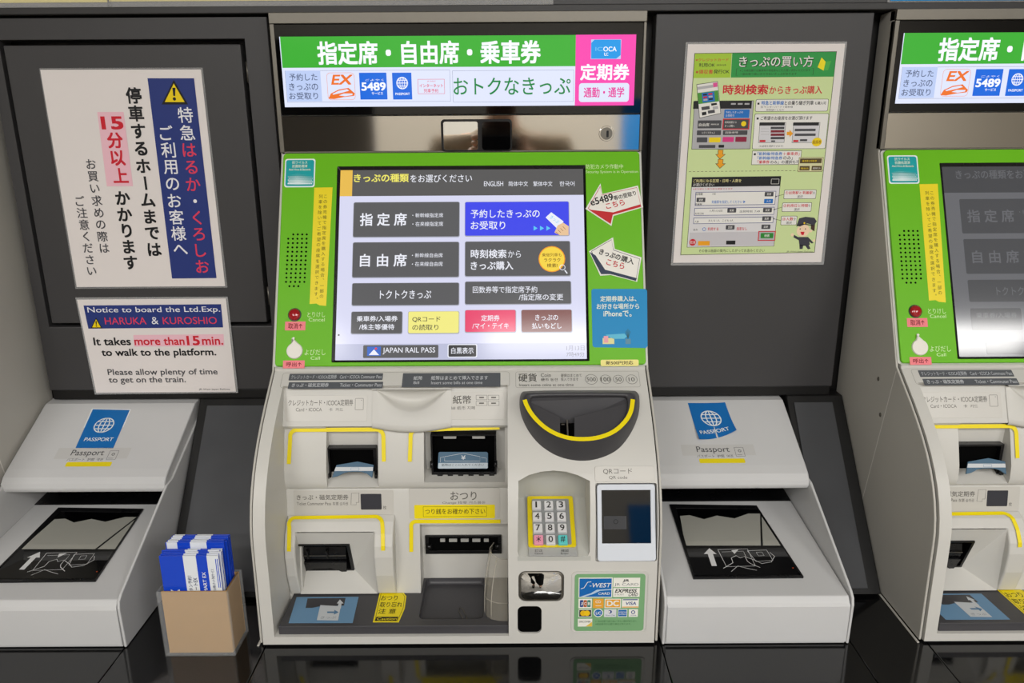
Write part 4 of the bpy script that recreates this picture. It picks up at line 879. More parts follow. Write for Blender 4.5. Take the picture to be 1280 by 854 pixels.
def passport_reader():
    R = thing('passport_reader', 'x', 'passport reader', (306, 150, 0), 'passport readers between the machines')
    MB().prism([(-20, 1), (289, 1), (290, 60), (284, 67), (20, 95), (20, 200), (-20, 215)], 191.5, 421, READ).build('body', R, bevel=1.2)
    MB().box(192, 421, 20.2, 22, 96, 190, BLK).build('back_liner', R)
    MB().slab(TRY, [(192.5, -56), (420.5, -56), (420.5, -1), (192.5, -1)], .2, 1.4, BLK).build('shadow_gap_plate', R)  # black plate stands in for the shade in the opening under the lid
    MB().prism([(-24, 228), (2, 225.5), (112, 166), (124, 158.5), (130.5, 151), (131.5, 143), (128, 137), (114, 134), (108, 146), (-24, 205)], 187.5, 422.5, READ).build('lid', R, bevel=2.2, seg=3)
    side = [(-24, 204), (0, 203), (112, 150), (131, 148), (282, 73), (289, 67), (291.5, 58), (290, 1), (-24, 1)]
    MB().prism(side, 422.5, 426, READ).build('side_panel', R, bevel=1.2)
    MB().prism(side, 188, 191.5, READ).build('side_panel', R, bevel=1.2)
    MB().prism([(289.8, 4), (291.6, 5), (291.4, 56), (289.8, 60)], 192.5, 421.5, READ).build('front_panel', R, bevel=.8)
    q = pq(TRY, [(836.5, 632), (945.5, 633.5), (1004.5, 723), (866.5, 724.5)]); i = pq(TRY, [(845, 636), (946, 637.5), (999, 719), (868.5, 720.5)])
    wf = MB().ring(TRY, q, i, -2, 2.6, BLK, hin=1.2).build('window_frame', R, bevel=.6)
    MB().slab(TRY, i, -1, .4, mat('black_satin', '08080A', .2)).build('window_bed', wf)
    g = MB().slab(TRY, pq(TRY, [(849, 641), (949, 641.5), (977, 683), (856.5, 683)]), .4, 1.1, mat('pane_with_reflection', 'CFCEC4', .03, metal=.45)).build('glass', wf)  # pale pane colour stands in for bright reflections in the glass
    MB().slab(TRY, pq(TRY, [(950, 641.5), (951.5, 641.5), (953.5, 683), (951, 683)]), 1.1, 1.6, BLK).build('pane_divider', g)
    z = MB(); z.slab(TRY, pq(TRY, [(847, 637), (946, 638), (950, 643), (935, 643), (918, 649), (896, 645.5), (880, 650), (862, 645), (849, 646)]), 1.1, 1.5, BLKG); z.build('prism_reflection', g)  # dark zigzag reflection of the prism, painted on as a thin sheet
    MB().slab(TRY, pq(TRY, [(856, 683.5), (978, 683.5), (1000.5, 720), (867, 720.5)]), .4, 1.7, BLKG).build('instruction_plate', wf)
    p = Print(TRY, 1.8); W = ink('DCDCDC')
    p.poly([(886.5, 686.8), (879.7, 694), (884.5, 694), (889.5, 709), (896, 709), (891, 694), (895.7, 694)], W, 0)
    p.line([(897, 688.5), (934, 687.5), (944, 709), (908, 710), (897, 688.5)], .7, W, 0); p.line([(902, 691.5), (929, 690.5), (932, 697)], .5, W, 0)
    p.line([(904, 712), (916, 705), (914, 699), (920, 696), (925, 699), (931, 697), (934, 703), (938, 706), (950, 711)], .8, W, 0)
    p.line([(914, 716), (922, 709), (934, 712), (946, 714.5)], .6, W, 0)
    p.line([(934, 690), (958, 689), (966, 702), (945, 703.5), (934, 690)], .7, W, 0); p.line([(945, 692), (952, 691.5), (955, 696), (948, 696.5), (945, 692)], .5, W, 0)
    p.line([(930, 697), (944, 702), (952, 706), (964, 704), (968, 697), (962, 692)], .7, W, 0); p.poly([(914, 689.5), (918, 694), (923, 688.5)], W, 0)
    p.disc(991, 711.5, .9, ink('C8542A'), 1); p.build('instruction_print', wf)
    f = MB().slab(LID, prr(LID, 853, 556.5, 945, 582.5, 1), 1.2, 1.5, mat('label_film_grey', 'C4C3C1', .3)).build('passport_label', R, bevel=.1)
    p = Print(LID, 1.6); K = ink('4A4A4C')
    p.text('Passport', 870.5, 559, 911.6, 568.2, K, 0, .004); p.text('パスポート  护照  여권', 871, 569.3, 916, 573, K, 0); p.frame(918.5, 560, 930, 571.5, K, .5, 0, .6); p.circle(924.2, 564.6, 2.4, .9, K, 0); p.line([(921.5, 569.5), (927.5, 569.5)], .6, K, 0)
    p.rect(874, 574.2, 931, 579.8, ink('E6D21E'), 0, 1.5); p.build('print', f)
    return R
PR = passport_reader(); PR['label'] = 'passport reader right of the middle machine, its blue sticker peeling at the corners'
PL_ = copy_tree(PR, STEP_L); PL_['label'] = 'passport reader at the left, its blue sticker flat, leaflet box beside it'
PL_['_o'] = [PR['_o'][0]+STEP_L, PR['_o'][1], PR['_o'][2]]
BLS = ink('1A6CB4'); WH_ = ink('E4EAEC')
# peeling sticker: a slightly curling sheet
q = [(859.5, 504.6), (905.8, 504.8), (919.8, 541), (873.3, 552.3)]; c = pq(LID, q); mb = MB(); rows = []
for j in range(7):
    b = j/6; row = []
    for i in range(9):
        a = i/8; u = (c[0][0]*(1-a)+c[1][0]*a)*(1-b)+(c[3][0]*(1-a)+c[2][0]*a)*b; v = (c[0][1]*(1-a)+c[1][1]*a)*(1-b)+(c[3][1]*(1-a)+c[2][1]*a)*b
        v += 2.4*math.sin(a*math.pi)*b**2*-1
        row.append(LID.P(u, v, 1.4+5*(b**3)*(abs(a-.5)*2)**2+2*((1-b)**3)*(a**4)))
    rows.append(row)
st = MB().loft(rows, BLS).build('passport_sticker', PR); tag(st, 'blue passport sticker with curling corners')
class Curl(Plane):
    def P(s, u, v, h=0):
        b = min(1, max(0, (c[0][1]-v)/(c[0][1]-(c[2][1]+c[3][1])/2))); l = c[0][0]*(1-b)+c[3][0]*b; r_ = c[1][0]*(1-b)+c[2][0]*b; a = min(1, max(0, (u-l)/(r_-l)))
        return Plane.P(s, u, v, h+1.4+5*(b**3)*(abs(a-.5)*2)**2+2*((1-b)**3)*(a**4))
p = Print(Curl((2, 224), (118, 161)), .5); u, v = LID.uv(888.5, 524); globe2(p, u, v, 14.5, WH_, 0, 1.7, -.12); p.rtext('PASSPORT', (875.5, 545.5), (912, 539.5), 5.6, WH_, 2, .015); p.build('print', st)
q = [(116.5, 512.5), (162.5, 513.5), (142, 561.5), (94.8, 561)]
st = MB().slab(LID, pq(LID, [(115.3, 511.5), (164.2, 512.5), (142.8, 562.8), (93, 562.3)]), 1.2, 1.4, WH_).slab(LID, pq(LID, q), 1.4, 1.5, BLS).build('passport_sticker', PL_); tag(st, 'flat blue passport sticker')
p = Print(LID, 1.7); u, v = LID.uv(130.5, 532.5); globe2(p, u, v, 14, WH_, 0, 1.7); p.rtext('PASSPORT', (105, 552.5), (141, 552.5), 5.6, WH_, 2, .015); p.build('print', st)

# ---------------------------------------------------------------- notices on the wall
def notice(name, label, pts, paper, pc, off=.4):
    o = MB().slab(WALL, pq(WALL, paper), off+1.2, off+1.9, pc).build(name, None); tag(o, label, 'notice')
    MB().slab(WALL, pq(WALL, pts), off+.2, off+1.15, FILM).build('clear_sleeve', o, bevel=.2); return o
PAP = mat('white_paper', 'E6DFDC', .5, noise=.02, nscale=12)
NB = ink('2B3A7C'); PKR = ink('DF3F5C'); K = ink('1E1E20'); RD = ink('CF2233'); PKB = ink('EFBFCB'); WT = ink('EAE9EE'); GK = ink('4A4A4E'); YW = ink('F2D414')
o = notice('boarding_notice', 'tall white Japanese boarding notice with a navy column on the left wall', [(49.5, 85.3), (254, 84.5), (284.8, 359.5), (95, 361)], [(51.5, 87.5), (252, 87), (282, 357.5), (97, 358.5)], PAP)
p = Print(WALL, 2.7)
p.poly([(185.5, 98), (243.5, 98), (271.5, 347.3), (216, 347.8)], NB, 0)
def warn(p, x, y, r):
    p.poly([(x, y-r*1.0), (x+r*1.08, y+r*.86), (x-r*.92, y+r*.86)], K, 1); p.poly([(x, y-r*.72), (x+r*.82, y+r*.68), (x-r*.68, y+r*.68)], YW, 2)
    p.poly([(x-.09*r-.02*r, y-r*.4), (x+.13*r, y-r*.4), (x+.11*r, y+.22*r), (x-.03*r, y+.22*r)], K, 3); p.disc(x+.05*r, y+.44*r, .12*r*1.17, K, 3)
warn(p, 218.3, 116.5, 16.5)
p.vtext('特急はるか・くろしお', (232.7, 143.8), (254, 332.8), 22.5, [WT]*2+[PKR]*3+[WT]+[PKR]*4, 1, .012)
p.vtext('ご利用のお客様へ', (208.8, 166), (226.6, 311.7), 22.5, WT, 1, .012)
p.poly([(122.8, 140.2), (155.6, 140), (167.5, 232.5), (134.8, 232.8)], PKB, 0)
p.vtext('停車するホームまでは', (168.2, 119.5), (194.2, 311.7), 22.5, K, 1, .035)
p.text('15', 127.5, 145.5, 155, 162, RD, 1, .04); p.vtext('分以上', (145, 175.5), (151.7, 219.3), 23, RD, 1, .035)
p.vtext('かかります', (154.5, 247.4), (164.6, 328), 22.5, K, 1, .035)
p.vtext('お買い求めの際は', (115, 205), (131.7, 310), 16, GK, 1, .012); p.vtext('ご注意ください', (101.3, 251), (116, 338.5), 16, GK, 1, .012)
p.build('print', o)
o = notice('boarding_notice', 'small white English boarding notice with a navy heading, below the Japanese one', [(95.5, 371.5), (285.5, 370.5), (298.5, 490.5), (119.8, 492.5)], [(98, 374), (283.5, 372.5), (296, 488.8), (122, 490)], PAP, 2)
p = Print(WALL, 4.3)
p.poly([(106.3, 381.3), (277.5, 379.5), (280.2, 408.5), (112.3, 410)], NB, 0)
p.text('Notice to board the Ltd.Exp.', 111.3, 382.8, 276.5, 391.5, WT, 1, .004); warn(p, 122, 403.5, 7.2)
p.text('HARUKA', 132.8, 396, 184.5, 404.8, PKR, 1, .004); p.text('&', 191, 395.5, 199.5, 404.5, WT, 1); p.text('KUROSHIO', 205, 395.5, 272.3, 404.3, PKR, 1, .004)
p.poly([(168.3, 418), (280.7, 417), (281.5, 431.5), (169.5, 432.3)], PKB, 0)
p.text('It takes', 118.7, 421, 165, 430.8, K, 1, .025); p.text('more than', 169.5, 420.5, 232, 430.5, RD, 1, .025); p.text('15', 234.8, 419, 251, 430.8, RD, 1, .035); p.text('min.', 253.8, 420.2, 280, 430.2, RD, 1, .025)
p.text('to walk to the platform.', 128.8, 434.8, 271.5, 446.5, K, 1, .025); p.text('Please allow plenty of time', 136.4, 460, 273.3, 469.8, GK, 1, .012); p.text('to get on the train.', 137.8, 469.8, 233.6, 479.5, GK, 1, .012)
p.text('JR-West Japan Railway', 250, 484.5, 289, 487, GK, 1)
p.build('print', o)

o = notice('how_to_buy_notice', 'white laminated how to buy tickets guide with a green heading, right of the middle machine', [(857, 52.8), (1058.5, 52), (1029.3, 330.8), (838.3, 331.8)], [(859.5, 55.5), (1055.5, 54.8), (1025.8, 327.5), (841, 328.3)], PAP)
o['category'] = 'notice'
p = Print(WALL, 2.7); p.st = .05
LG_ = ink('CFE0A2'); HG = ink('2F9A48'); YG = ink('A9CC3A'); DGR = ink('2E3A26'); BU = ink('2272C4'); GRY = ink('B4B3B6'); BTN = ink('4A4A4E'); ORG = ink('F0A420'); W2 = ink('E9E7E2')
p.poly([(867.6, 66.8), (1045, 64.4), (1017.4, 315.5), (850, 318.6)], DGR, 0); p.poly([(868.2, 67.5), (1044.3, 65), (1016.8, 314.9), (850.7, 318)], LG_, 1)
p.poly([(868.2, 67.5), (914, 66.8), (912.2, 97.2), (866.3, 97.8)], YG, 2); p.poly([(914.6, 66.8), (1044.3, 65), (1041.2, 96), (912.8, 97.2)], HG, 2)
p.text('※クレジットカード', 869, 73.2, 910, 77, RD, 3, .01); p.text('利用OK', 873, 79, 893, 84, K, 3, .01); p.text('(暗証番号必要)', 895, 80.5, 907, 83, K, 3)
p.text('※領収書', 869, 87.3, 890.5, 92.7, RD, 3, .01); p.text('発行OK', 891.5, 87, 911, 92.3, K, 3, .01)
p.text('きっぷの買い方', 923.6, 70.6, 1016, 84.6, ink('16361C'), 3, .055); p.text('きっぷの買い方', 923.2, 70, 1015.5, 84, W2, 4, .01)
p.poly([(1021, 84.3), (1026, 72), (1031, 77.5), (1028.4, 88.5)], ink('F4E21E'), 4); p.poly([(1031, 77.5), (1038, 76.2), (1034, 88), (1028.4, 88.5)], ink('4CB04A'), 4)
p.text('※この券売機では乗車券や特急券などをお買い求めいただけます', 924, 86.6, 1012, 89.8, DGR, 3); p.text('一部お取り扱いのできないきっぷがあります', 924, 91, 995, 94.2, DGR, 3)
p.line([(921.5, 86), (920, 86), (919.3, 95), (921, 95)], .5, DGR, 3); p.line([(1014.5, 85.5), (1016, 85.5), (1015.3, 93.5), (1013.8, 93.5)], .5, DGR, 3)
p.text('時刻検索', 903, 105.8, 959.3, 118.4, RD, 3, .03); p.text('からきっぷ購入', 960.8, 107.5, 1026.8, 117.6, RD, 3, .018)
p.rect(865.5, 126, 939.3, 186.6, DGR, 2); p.rect(866, 126.6, 938.8, 186, GRY, 3); p.rect(866, 126.6, 938.8, 136, K, 4)
for x in (913, 921.5, 930): p.rect(x, 129, x+6, 131, GRY, 5)
def sb(x0, y0, x1, y1, m, lay=4): p.rect(x0, y0, x1, y1, m, lay, .8)
sb(904.5, 137, 936, 147.5, BU); p.text('予約したきっぷの', 906.5, 139, 928, 141.8, W2, 5); p.text('お受取り', 906.5, 143, 917, 146, W2, 5); p.rect(902.5, 148.3, 936, 162, RD, 4); sb(903.8, 149.5, 934.8, 160.8, BTN, 5); p.disc(928.8, 154.8, 3.6, YW, 6); p.text('時刻検索から', 905.5, 151.5, 920, 154.3, W2, 6); p.text('きっぷ購入', 905.5, 156, 917.5, 158.8, W2, 6)
sb(871.5, 150.5, 901, 160.5, BTN); p.text('自由席', 873, 154, 886, 158, W2, 5, .01); p.text('新幹線自由席', 888, 154.5, 898, 156.5, W2, 5)
sb(870.5, 163, 900.5, 169, BTN); sb(903, 163, 933.5, 168.8, BTN); p.text('トクトクきっぷ', 877, 164.6, 893, 167.4, W2, 5); p.text('回数券等', 906, 164.5, 922, 167, W2, 5)
sb(870.3, 171.7, 883.5, 178, BTN); sb(885.5, 171.7, 900, 178, YW); sb(902.5, 171.2, 916.5, 177.5, ink('D83A84')); sb(918.5, 171, 932.5, 177.3, ink('8E1F3F')); sb(873, 181.2, 893.5, 185, BTN); sb(897.5, 181, 904.5, 184.6, K)
# little picture of the machine
def rp_(pts, m, lay): p.poly([(882.5+x*math.cos(.13)+y*math.sin(.13), 126-x*math.sin(.13)*.8+y) for x, y in pts], m, lay)
p.poly([(870, 105.6), (896.5, 101.7), (900.5, 142), (873.5, 148)], DGR, 5); p.poly([(870.6, 106.2), (896, 102.4), (899.9, 141.5), (874, 147.3)], W2, 6); p.poly([(871, 109), (890.5, 106), (890.8, 109.5), (871.3, 112.3)], GRY, 7); p.poly([(890.5, 104), (895.8, 103.2), (896.2, 108.6), (890.9, 109.4)], ink('E2559A'), 7)
p.poly([(871.3, 116.5), (896.8, 113), (898.2, 126.8), (872.7, 130.3)], ink('4E9A3A'), 7); p.poly([(876.5, 116.6), (892, 114.6), (893, 126.6), (877.8, 128.4)], BU, 8)
for k_ in range(3):
    for j_ in range(2): p.poly([(878+j_*6.6+k_*.3, 117.8+k_*3.2-j_*.8), (883+j_*6.6+k_*.3, 117.2+k_*3.2-j_*.8), (883.2+j_*6.6+k_*.3, 119.2+k_*3.2-j_*.8), (878.2+j_*6.6+k_*.3, 119.8+k_*3.2-j_*.8)], [K, RD, GRY][(k_+j_) % 3], 9)
p.poly([(888, 129.5), (895, 128.6), (895.6, 131), (888.6, 132.4)], K, 8); p.poly([(876, 134), (886, 132.5), (886.6, 136.5), (876.6, 138)], BTN, 8); p.poly([(876.5, 140.5), (882, 139.6), (882.5, 143.5), (877, 144.6)], K, 8); p.poly([(884, 138.5), (892.5, 137.2), (893, 141), (884.5, 142.2)], BTN, 8); p.poly([(890, 133.5), (896.5, 132.6), (897, 136), (890.5, 137)], GRY, 8)
# text boxes
for x0, y0, x1, y1 in ((943.6, 124, 1034.3, 139.5), (941, 142, 1033, 186.2)): p.rect(x0, y0, x1, y1, DGR, 2, 2); p.rect(x0+.5, y0+.5, x1-.5, y1-.5, W2, 3, 1.8)
p.text('■', 946, 128.5, 948.5, 131, K, 4); p.text('特急と新幹線', 951, 126, 979, 131.5, BU, 4, .02); p.text('との乗り継ぎ列車', 980, 126, 1016, 131.5, K, 4, .018); p.text('も購入可', 1017.5, 127, 1031.5, 131, K, 4, .01)
p.text('例 サンダーバード＋新幹線', 950, 132.5, 990, 135.2, GK, 4); p.text('新幹線＋しなの', 957, 136.2, 979, 138.6, GK, 4)
p.text('■', 945, 147, 947.5, 149.5, K, 4); p.text('ご希望のお座席をお選び頂けます', 950, 145.2, 1014.5, 150, K, 4, .012)
for x0, x1 in ((948, 980.5), (990, 1023)):
    p.rect(x0, 153, x1, 178.5, DGR, 4); p.rect(x0+.4, 153.4, x1-.4, 178.1, ink('D5D4D8'), 5); p.rect(x0+.4, 153.4, x1-.4, 157, K, 6)
for k_ in range(4): p.rect(962.5, 158.5+k_*4.2, 979.5, 161.5+k_*4.2, [BTN, ink('7E2430'), ink('7E2430'), BTN][k_], 6)
for k_ in range(3): p.line([(950, 161+k_*3.5), (960.5, 161+k_*3.5)], .5, GRY, 6)
for k_ in range(2): p.rect(992.5, 161+k_*6, 1018.5, 164+k_*6, BTN, 6)
p.rect(948.6, 175, 956, 177.6, RD, 6); p.rect(990.6, 175, 997, 177.6, RD, 6); p.rect(963, 175.5, 968, 177.5, BTN, 6); p.rect(999, 174, 1008, 176.5, BTN, 6)
p.poly([(982.5, 164.8), (986, 164.8), (986, 162.2), (990.3, 167), (986, 171.5), (986, 169), (982.5, 169)], ORG, 7); p.disc(1020, 177.5, 7, YW, 7, ry=6); p.text('座席表', 1014.5, 175.2, 1025.5, 180, ink('8A5A10'), 8, .01); p.text('（お座席を選択できます）', 948, 181.3, 978, 184, GK, 4)
p.rect(939, 188.2, 1000.5, 206, DGR, 2); p.rect(939.5, 188.8, 1000, 205.4, W2, 3); p.text('■', 941.5, 191.5, 944, 194, K, 4)
for y, a_, b_ in ((190, '「新幹線/特急券', '＋乗車券」'), (195.3, '「新幹線/特急券', 'のみ」'), (200.3, '「乗車券', 'のみ」の選択も可')): p.text(a_, 946, y, 977 if y < 199 else 961, y+4.3, BU if y < 199 else RD, 4, .018); p.text(b_, 978 if y < 199 else 962, y, 998.5 if y != 195.3 else 990, y+4.3, RD if y == 190 else K, 4, .01)
p.rect(997, 196.5, 1027.5, 214.8, ink('6E6A40'), 4); p.rect(997.6, 197, 1027, 214.2, ink('DAD6A8'), 5); BN = ink('57482C')
p.rect(999, 198, 1026, 204, BN, 6); p.rect(998.5, 207.5, 1011, 213, BN, 6); p.rect(1013.5, 207.3, 1026, 212.8, BN, 6); p.text('乗車券と特急券', 1002, 199.8, 1020, 202.3, YW, 7); p.text('特急券のみ', 1000, 209.3, 1009.5, 211.6, YW, 7); p.text('乗車券のみ', 1015, 209, 1024.5, 211.3, W2, 7)
for y in (187.2, 198.8): p.poly([(896.7, y), (903.5, y), (903.2, y+5.5), (906.5, y+5.5), (899.2, y+12), (893.4, y+5.5), (896.6, y+5.5)], DGR, 3); p.poly([(897.3, y+.5), (902.9, y+.5), (902.6, y+6), (905.3, y+6), (899.2, y+11.2), (894.7, y+6), (897.2, y+6)], ORG, 4)
for k_ in range(34): p.line([(860.5+k_*5, 214.5-.05*k_), (863.5+k_*5, 214.5-.05*k_)], .5, DGR, 2)
p.poly([(864.5, 221.5), (975.7, 220), (966.8, 307.5), (858, 309)], DGR, 2); p.poly([(865, 222), (975.1, 220.5), (966.3, 307), (858.6, 308.5)], ink('DCDADC'), 3); p.poly([(865, 222), (975.1, 220.5), (974, 232.3), (864, 233.8)], K, 4)
p.text('ご利用になる区間・日時・人数を', 866, 223.8, 926, 228, ink('E6DC9A'), 5, .01); p.text('お選びください', 866, 229, 892, 232.5, W2, 5); p.frame(963, 223.5, 973, 230, W2, .5, 5, .6)
p.text('※主な駅から乗り換え検索できます', 865.5, 235, 915, 237, RD, 5)
NVB = ink('2C3A80')
def qd(x0, y0, x1, y1, m, lay): p.poly([(x0, y0), (x1, y0-.014*(x1-x0)), (x1-(y1-y0)*.1, y1-.014*(x1-x0)), (x0-(y1-y0)*.06, y1)], m, lay)
for y0, y1, x0 in ((240, 257, 869), (260, 269.5, 867.5), (272, 279.8, 866.4)): qd(x0, y0, 969.5-(y0-240)*.1, y1, NVB, 4); qd(x0+.6, y0+.6, 968.9-(y0-240)*.1, y1-.6, W2, 5)
for x, y, m in ((955, 239.8, BTN), (954.3, 248.5, BU), (953, 259.7, BTN), (952, 270.2, BTN), (908.5, 260, BTN), (906.5, 281.2, BTN), (951, 280.5, BTN), (870, 247, BTN)): p.rect(x, y, x+11, y+5.5, m, 6, .8); p.text('変更' if m is BTN else '入力', x+2.8, y+1.4, x+8.2, y+4.2, W2, 7, .01)
p.text('出発駅', 869.5, 241, 878, 244, K, 6, .01); p.text('大阪', 889.5, 241, 894, 243.5, K, 6); p.text('到着駅', 868.5, 254, 877, 256.5, K, 6, .01); p.text('到着駅を指定してください ▶', 889, 250.2, 931, 254.2, BU, 6, .008)
p.text('利用日時', 868, 265.5, 879, 268.2, K, 6); p.text('1月13日', 887, 262, 902, 264.8, K, 6); p.text('出発時刻  7:49', 924, 262.5, 949, 265.5, K, 6); p.text('人数', 867.5, 275.5, 873, 278.3, K, 6); p.text('おとな 1人   こども 0人', 885, 274, 916, 276.8, K, 6)
p.text('条件', 866, 285.8, 871.5, 288.3, K, 5); p.circle(879.5, 286.3, 2.6, .7, BU, 5); p.text('利用する', 884, 284, 897.5, 288, RD, 5, .012); p.text('指定なし', 920, 283.6, 933, 287.6, RD, 5, .012)
qd(861.5, 290.5, 967.5, 307.5, ink('C9C6CA'), 4); p.rect(946.8, 288.5, 968.5, 300.8, RD, 6); p.rect(948, 289.6, 967.3, 299.7, GRY, 7); p.rect(950, 291, 965.8, 297.5, ink('2E8A34'), 8, .8); p.text('検索', 954.5, 292.5, 961, 296, W2, 9, .01)
p.disc(865.2, 302.6, 5, RD, 6); p.text('取消', 861.8, 300.6, 868.5, 304.6, W2, 7); p.rect(872, 301, 886.5, 306.5, ORG, 6, .5); p.rect(907, 300.5, 918.5, 305.3, K, 6, .5)
for (x0, y0, x1, y1), a_, b_, tx in (((979, 237, 1019.3, 248.5), '①出発駅と到着駅', 'を', (969, 245.5)), ((976.7, 253, 1013.5, 264.5), '②利用日と時間', 'を', (967, 261.7)), ((975.2, 269.7, 995.3, 281.2), '③人数', 'を', (966, 273.2))):
    p.rect(x0, y0, x1, y1, DGR, 3, 1.4); p.rect(x0+.5, y0+.5, x1-.5, y1-.5, W2, 4, 1.2); p.text(a_, x0+1.8, y0+1.8, x1-4.5, y0+5.8, RD, 5, .015); p.text(b_, x1-4, y0+2.2, x1-1.5, y0+5.5, K, 5); p.text('選択', (x0+x1)/2-3.5, y0+7, (x0+x1)/2+3.5, y0+10.3, K, 5)
    p.line([(x0, (y0+y1)/2), tx], .5, K, 5); p.disc(tx[0], tx[1], 1.1, K, 5, n=8)
# cartoon station attendant
SK = ink('F4D8B8'); UN = ink('3E3E48')
p.disc(1003, 288, 9.5, SK, 4, ry=9); p.poly([(1013, 277), (1018, 279), (1017, 289), (1012.5, 286)], ink('4A342A'), 5); p.disc(1012.6, 288.5, 2, SK, 6)
p.poly([(994.7, 281.8), (998, 272.8), (1006, 270.8), (1017, 272), (1020, 276.5), (1016.5, 281.5), (1008, 279), (999, 283)], UN, 6); p.line([(994.5, 282.3), (1003, 279.6), (1015.5, 281.8)], 1.3, K, 7); p.disc(1004.5, 278.6, 1.3, YW, 8, n=8)
p.disc(999.3, 286, .9, K, 6, n=8); p.disc(1005.8, 286, .9, K, 6, n=8); p.poly([(999.5, 289.5), (1004.8, 289.5), (1003.5, 293.5), (1001, 293.5)], RD, 6)
p.poly([(996.5, 296), (1009.5, 296), (1011.5, 306), (1008, 306), (1005.5, 307), (998.5, 307), (997.5, 300), (991, 296.5), (991.5, 293.2)], UN, 4); p.poly([(998.3, 306), (1003.3, 306), (1002.3, 311), (998.6, 311)], UN, 4); p.poly([(1005, 306), (1010, 306), (1012.2, 310.5), (1009, 311.5)], UN, 4)
p.disc(989.5, 293.3, 2.3, SK, 5); p.poly([(1009, 296), (1013, 300), (1016, 303.5), (1013.5, 304), (1009, 300.5)], UN, 5); p.disc(1016.5, 300.5, 1.8, SK, 5)
p.text('その後は画面の案内にしたがってお進みください', 873, 311, 955, 315, K, 3); p.text('JR-West Japan Railway', 982.5, 313.2, 1015, 315.3, GK, 3)
p.build('print', o)

# yellow signs whose lower edges show along the top, and a blue-edged one
TOPP = Plane((4.5, 1200), (4.5, 797))
def top_sign(x0, x1, y, label, m, bits):
    a, v = TOPP.uv(x0, y); b, _ = TOPP.uv(x1, y)
    o = MB().slab(TOPP, [(a, v), (b, v), (b, v+92), (a, v+92)], .5, 1.3, m).build('header_sign', None); tag(o, label, 'sign')
    MB().slab(TOPP, [(a-3, v-9), (b+6, v-9), (b+6, v+94), (a-3, v+94)], .3, 1.7, FILM).build('clear_sleeve', o)
    return o
YS = ink('EFE08A')
top_sign(-40, 135, 4, 'pale yellow sign along the top edge, left half, at the left corner', YS, 0)
top_sign(137, 686, 2.2, 'long pale yellow sign along the top edge above the middle machine', YS, 0)
bs = top_sign(1112, 1420, -3, 'white sign with a blue lower edge, above the right machine', ink('DCE4EC'), 0)
a, v = TOPP.uv(1112, 1.5); b, _ = TOPP.uv(1420, 1.5); MB().slab(TOPP, [(a, v), (b, v), (b, v+8), (a, v+8)], 1.75, 1.95, ink('1B86C8')).build('blue_edge', bs)

# ---------------------------------------------------------------- behind the viewer, seen only in the mirrors
pt = MB().box(-1230, -640, 2560, 2610, -849, 1050, mat('grey_felt', '8C8B8B', .95, noise=.25, nscale=120, bump=.6)).build('partition_board', None, bevel=6); tag(pt, 'grey felt partition board standing on the station floor behind the viewer', 'partition')
pb = MB().box(930, 1700, 5478, 5498, -420, 900, mat('poster_blue', '1E7CC8', .4)).build('wall_poster', None, bevel=2); tag(pb, 'large blue poster with a yellow disc on the far wall', 'poster')
MB().slab(Plane((5475, 900), (5475, -400)), circ(1250, -940, 190, 40), -1, 1, YEL).build('yellow_disc', pb)
def skinfig(name, verts, edges, m, parent, off, sub=2):
    me = bpy.data.meshes.new(name); me.from_pydata([((x-off[0])/1000, -(t-off[1])/1000, (z-off[2])/1000) for x, t, z, _, _ in verts], edges, []); me.materials.append(m)
    o = bpy.data.objects.new(name, me); COL.objects.link(o); o.parent = parent
    sk = o.modifiers.new('skin', 'SKIN'); sk.use_smooth_shade = True
    for i, v in enumerate(verts): me.skin_vertices[0].data[i].radius = (v[3]/1000, v[4]/1000); me.skin_vertices[0].data[i].use_root = i == 0
    o.modifiers.new('sub', 'SUBSURF').levels = sub; o.modifiers['sub'].render_levels = sub
    bpy.context.view_layer.update(); ev = bpy.data.meshes.new_from_object(o.evaluated_get(bpy.context.evaluated_depsgraph_get())); o.modifiers.clear(); o.data = ev
    return o
FZ = -850; PT = 1990; PX = -40
po = (PX, PT, FZ); person = thing('person', 'person in a thick beige coat holding up a phone, seen in the mirrors', 'person', po)
SKN = mat('skin', 'D9A98A', .5); COAT = mat('beige_coat', 'B8A58C', .9, noise=.2, nscale=60, bump=.5); TRS = mat('black_trousers', '1B1B1E', .8); HAIR = mat('dark_hair', '17120F', .6)
Hh = lambda z: FZ+z
bv = [(0, 0, 920, 120, 95), (0, 0, 1080, 125, 95), (0, 0, 1250, 150, 110), (0, 0, 1400, 140, 95), (0, 5, 1490, 70, 60), (0, -8, 1560, 55, 55), (0, -15, 1640, 72, 85), (0, -12, 1720, 75, 92), (0, -5, 1775, 55, 62)]
be = [(i, i+1) for i in range(8)]
for sx in (-1, 1):
    n = len(bv); bv += [(sx*95, 0, 860, 85, 85), (sx*105, -10, 500, 58, 58), (sx*110, 10, 100, 40, 42), (sx*115, -120, 35, 42, 32)]; be += [(0, n), (n, n+1), (n+1, n+2), (n+2, n+3)]
    n = len(bv); bv += [(sx*190, 0, 1430, 62, 62), (sx*235, -60, 1180, 50, 50), (sx*120, -270, 1370, 34, 34), (sx*88, -310, 1425, 26, 20)]; be += [(3, n), (n, n+1), (n+1, n+2), (n+2, n+3)]
skinfig('body', [(PX+x, PT+t, Hh(z), a, b) for x, t, z, a, b in bv], be, SKN, person, po)
cv_ = [(0, 0, 700, 190, 150), (0, 0, 950, 185, 145), (0, 0, 1200, 190, 145), (0, 0, 1380, 185, 125), (0, 5, 1470, 115, 90), (0, 0, 1520, 95, 85)]; ce = [(i, i+1) for i in range(5)]
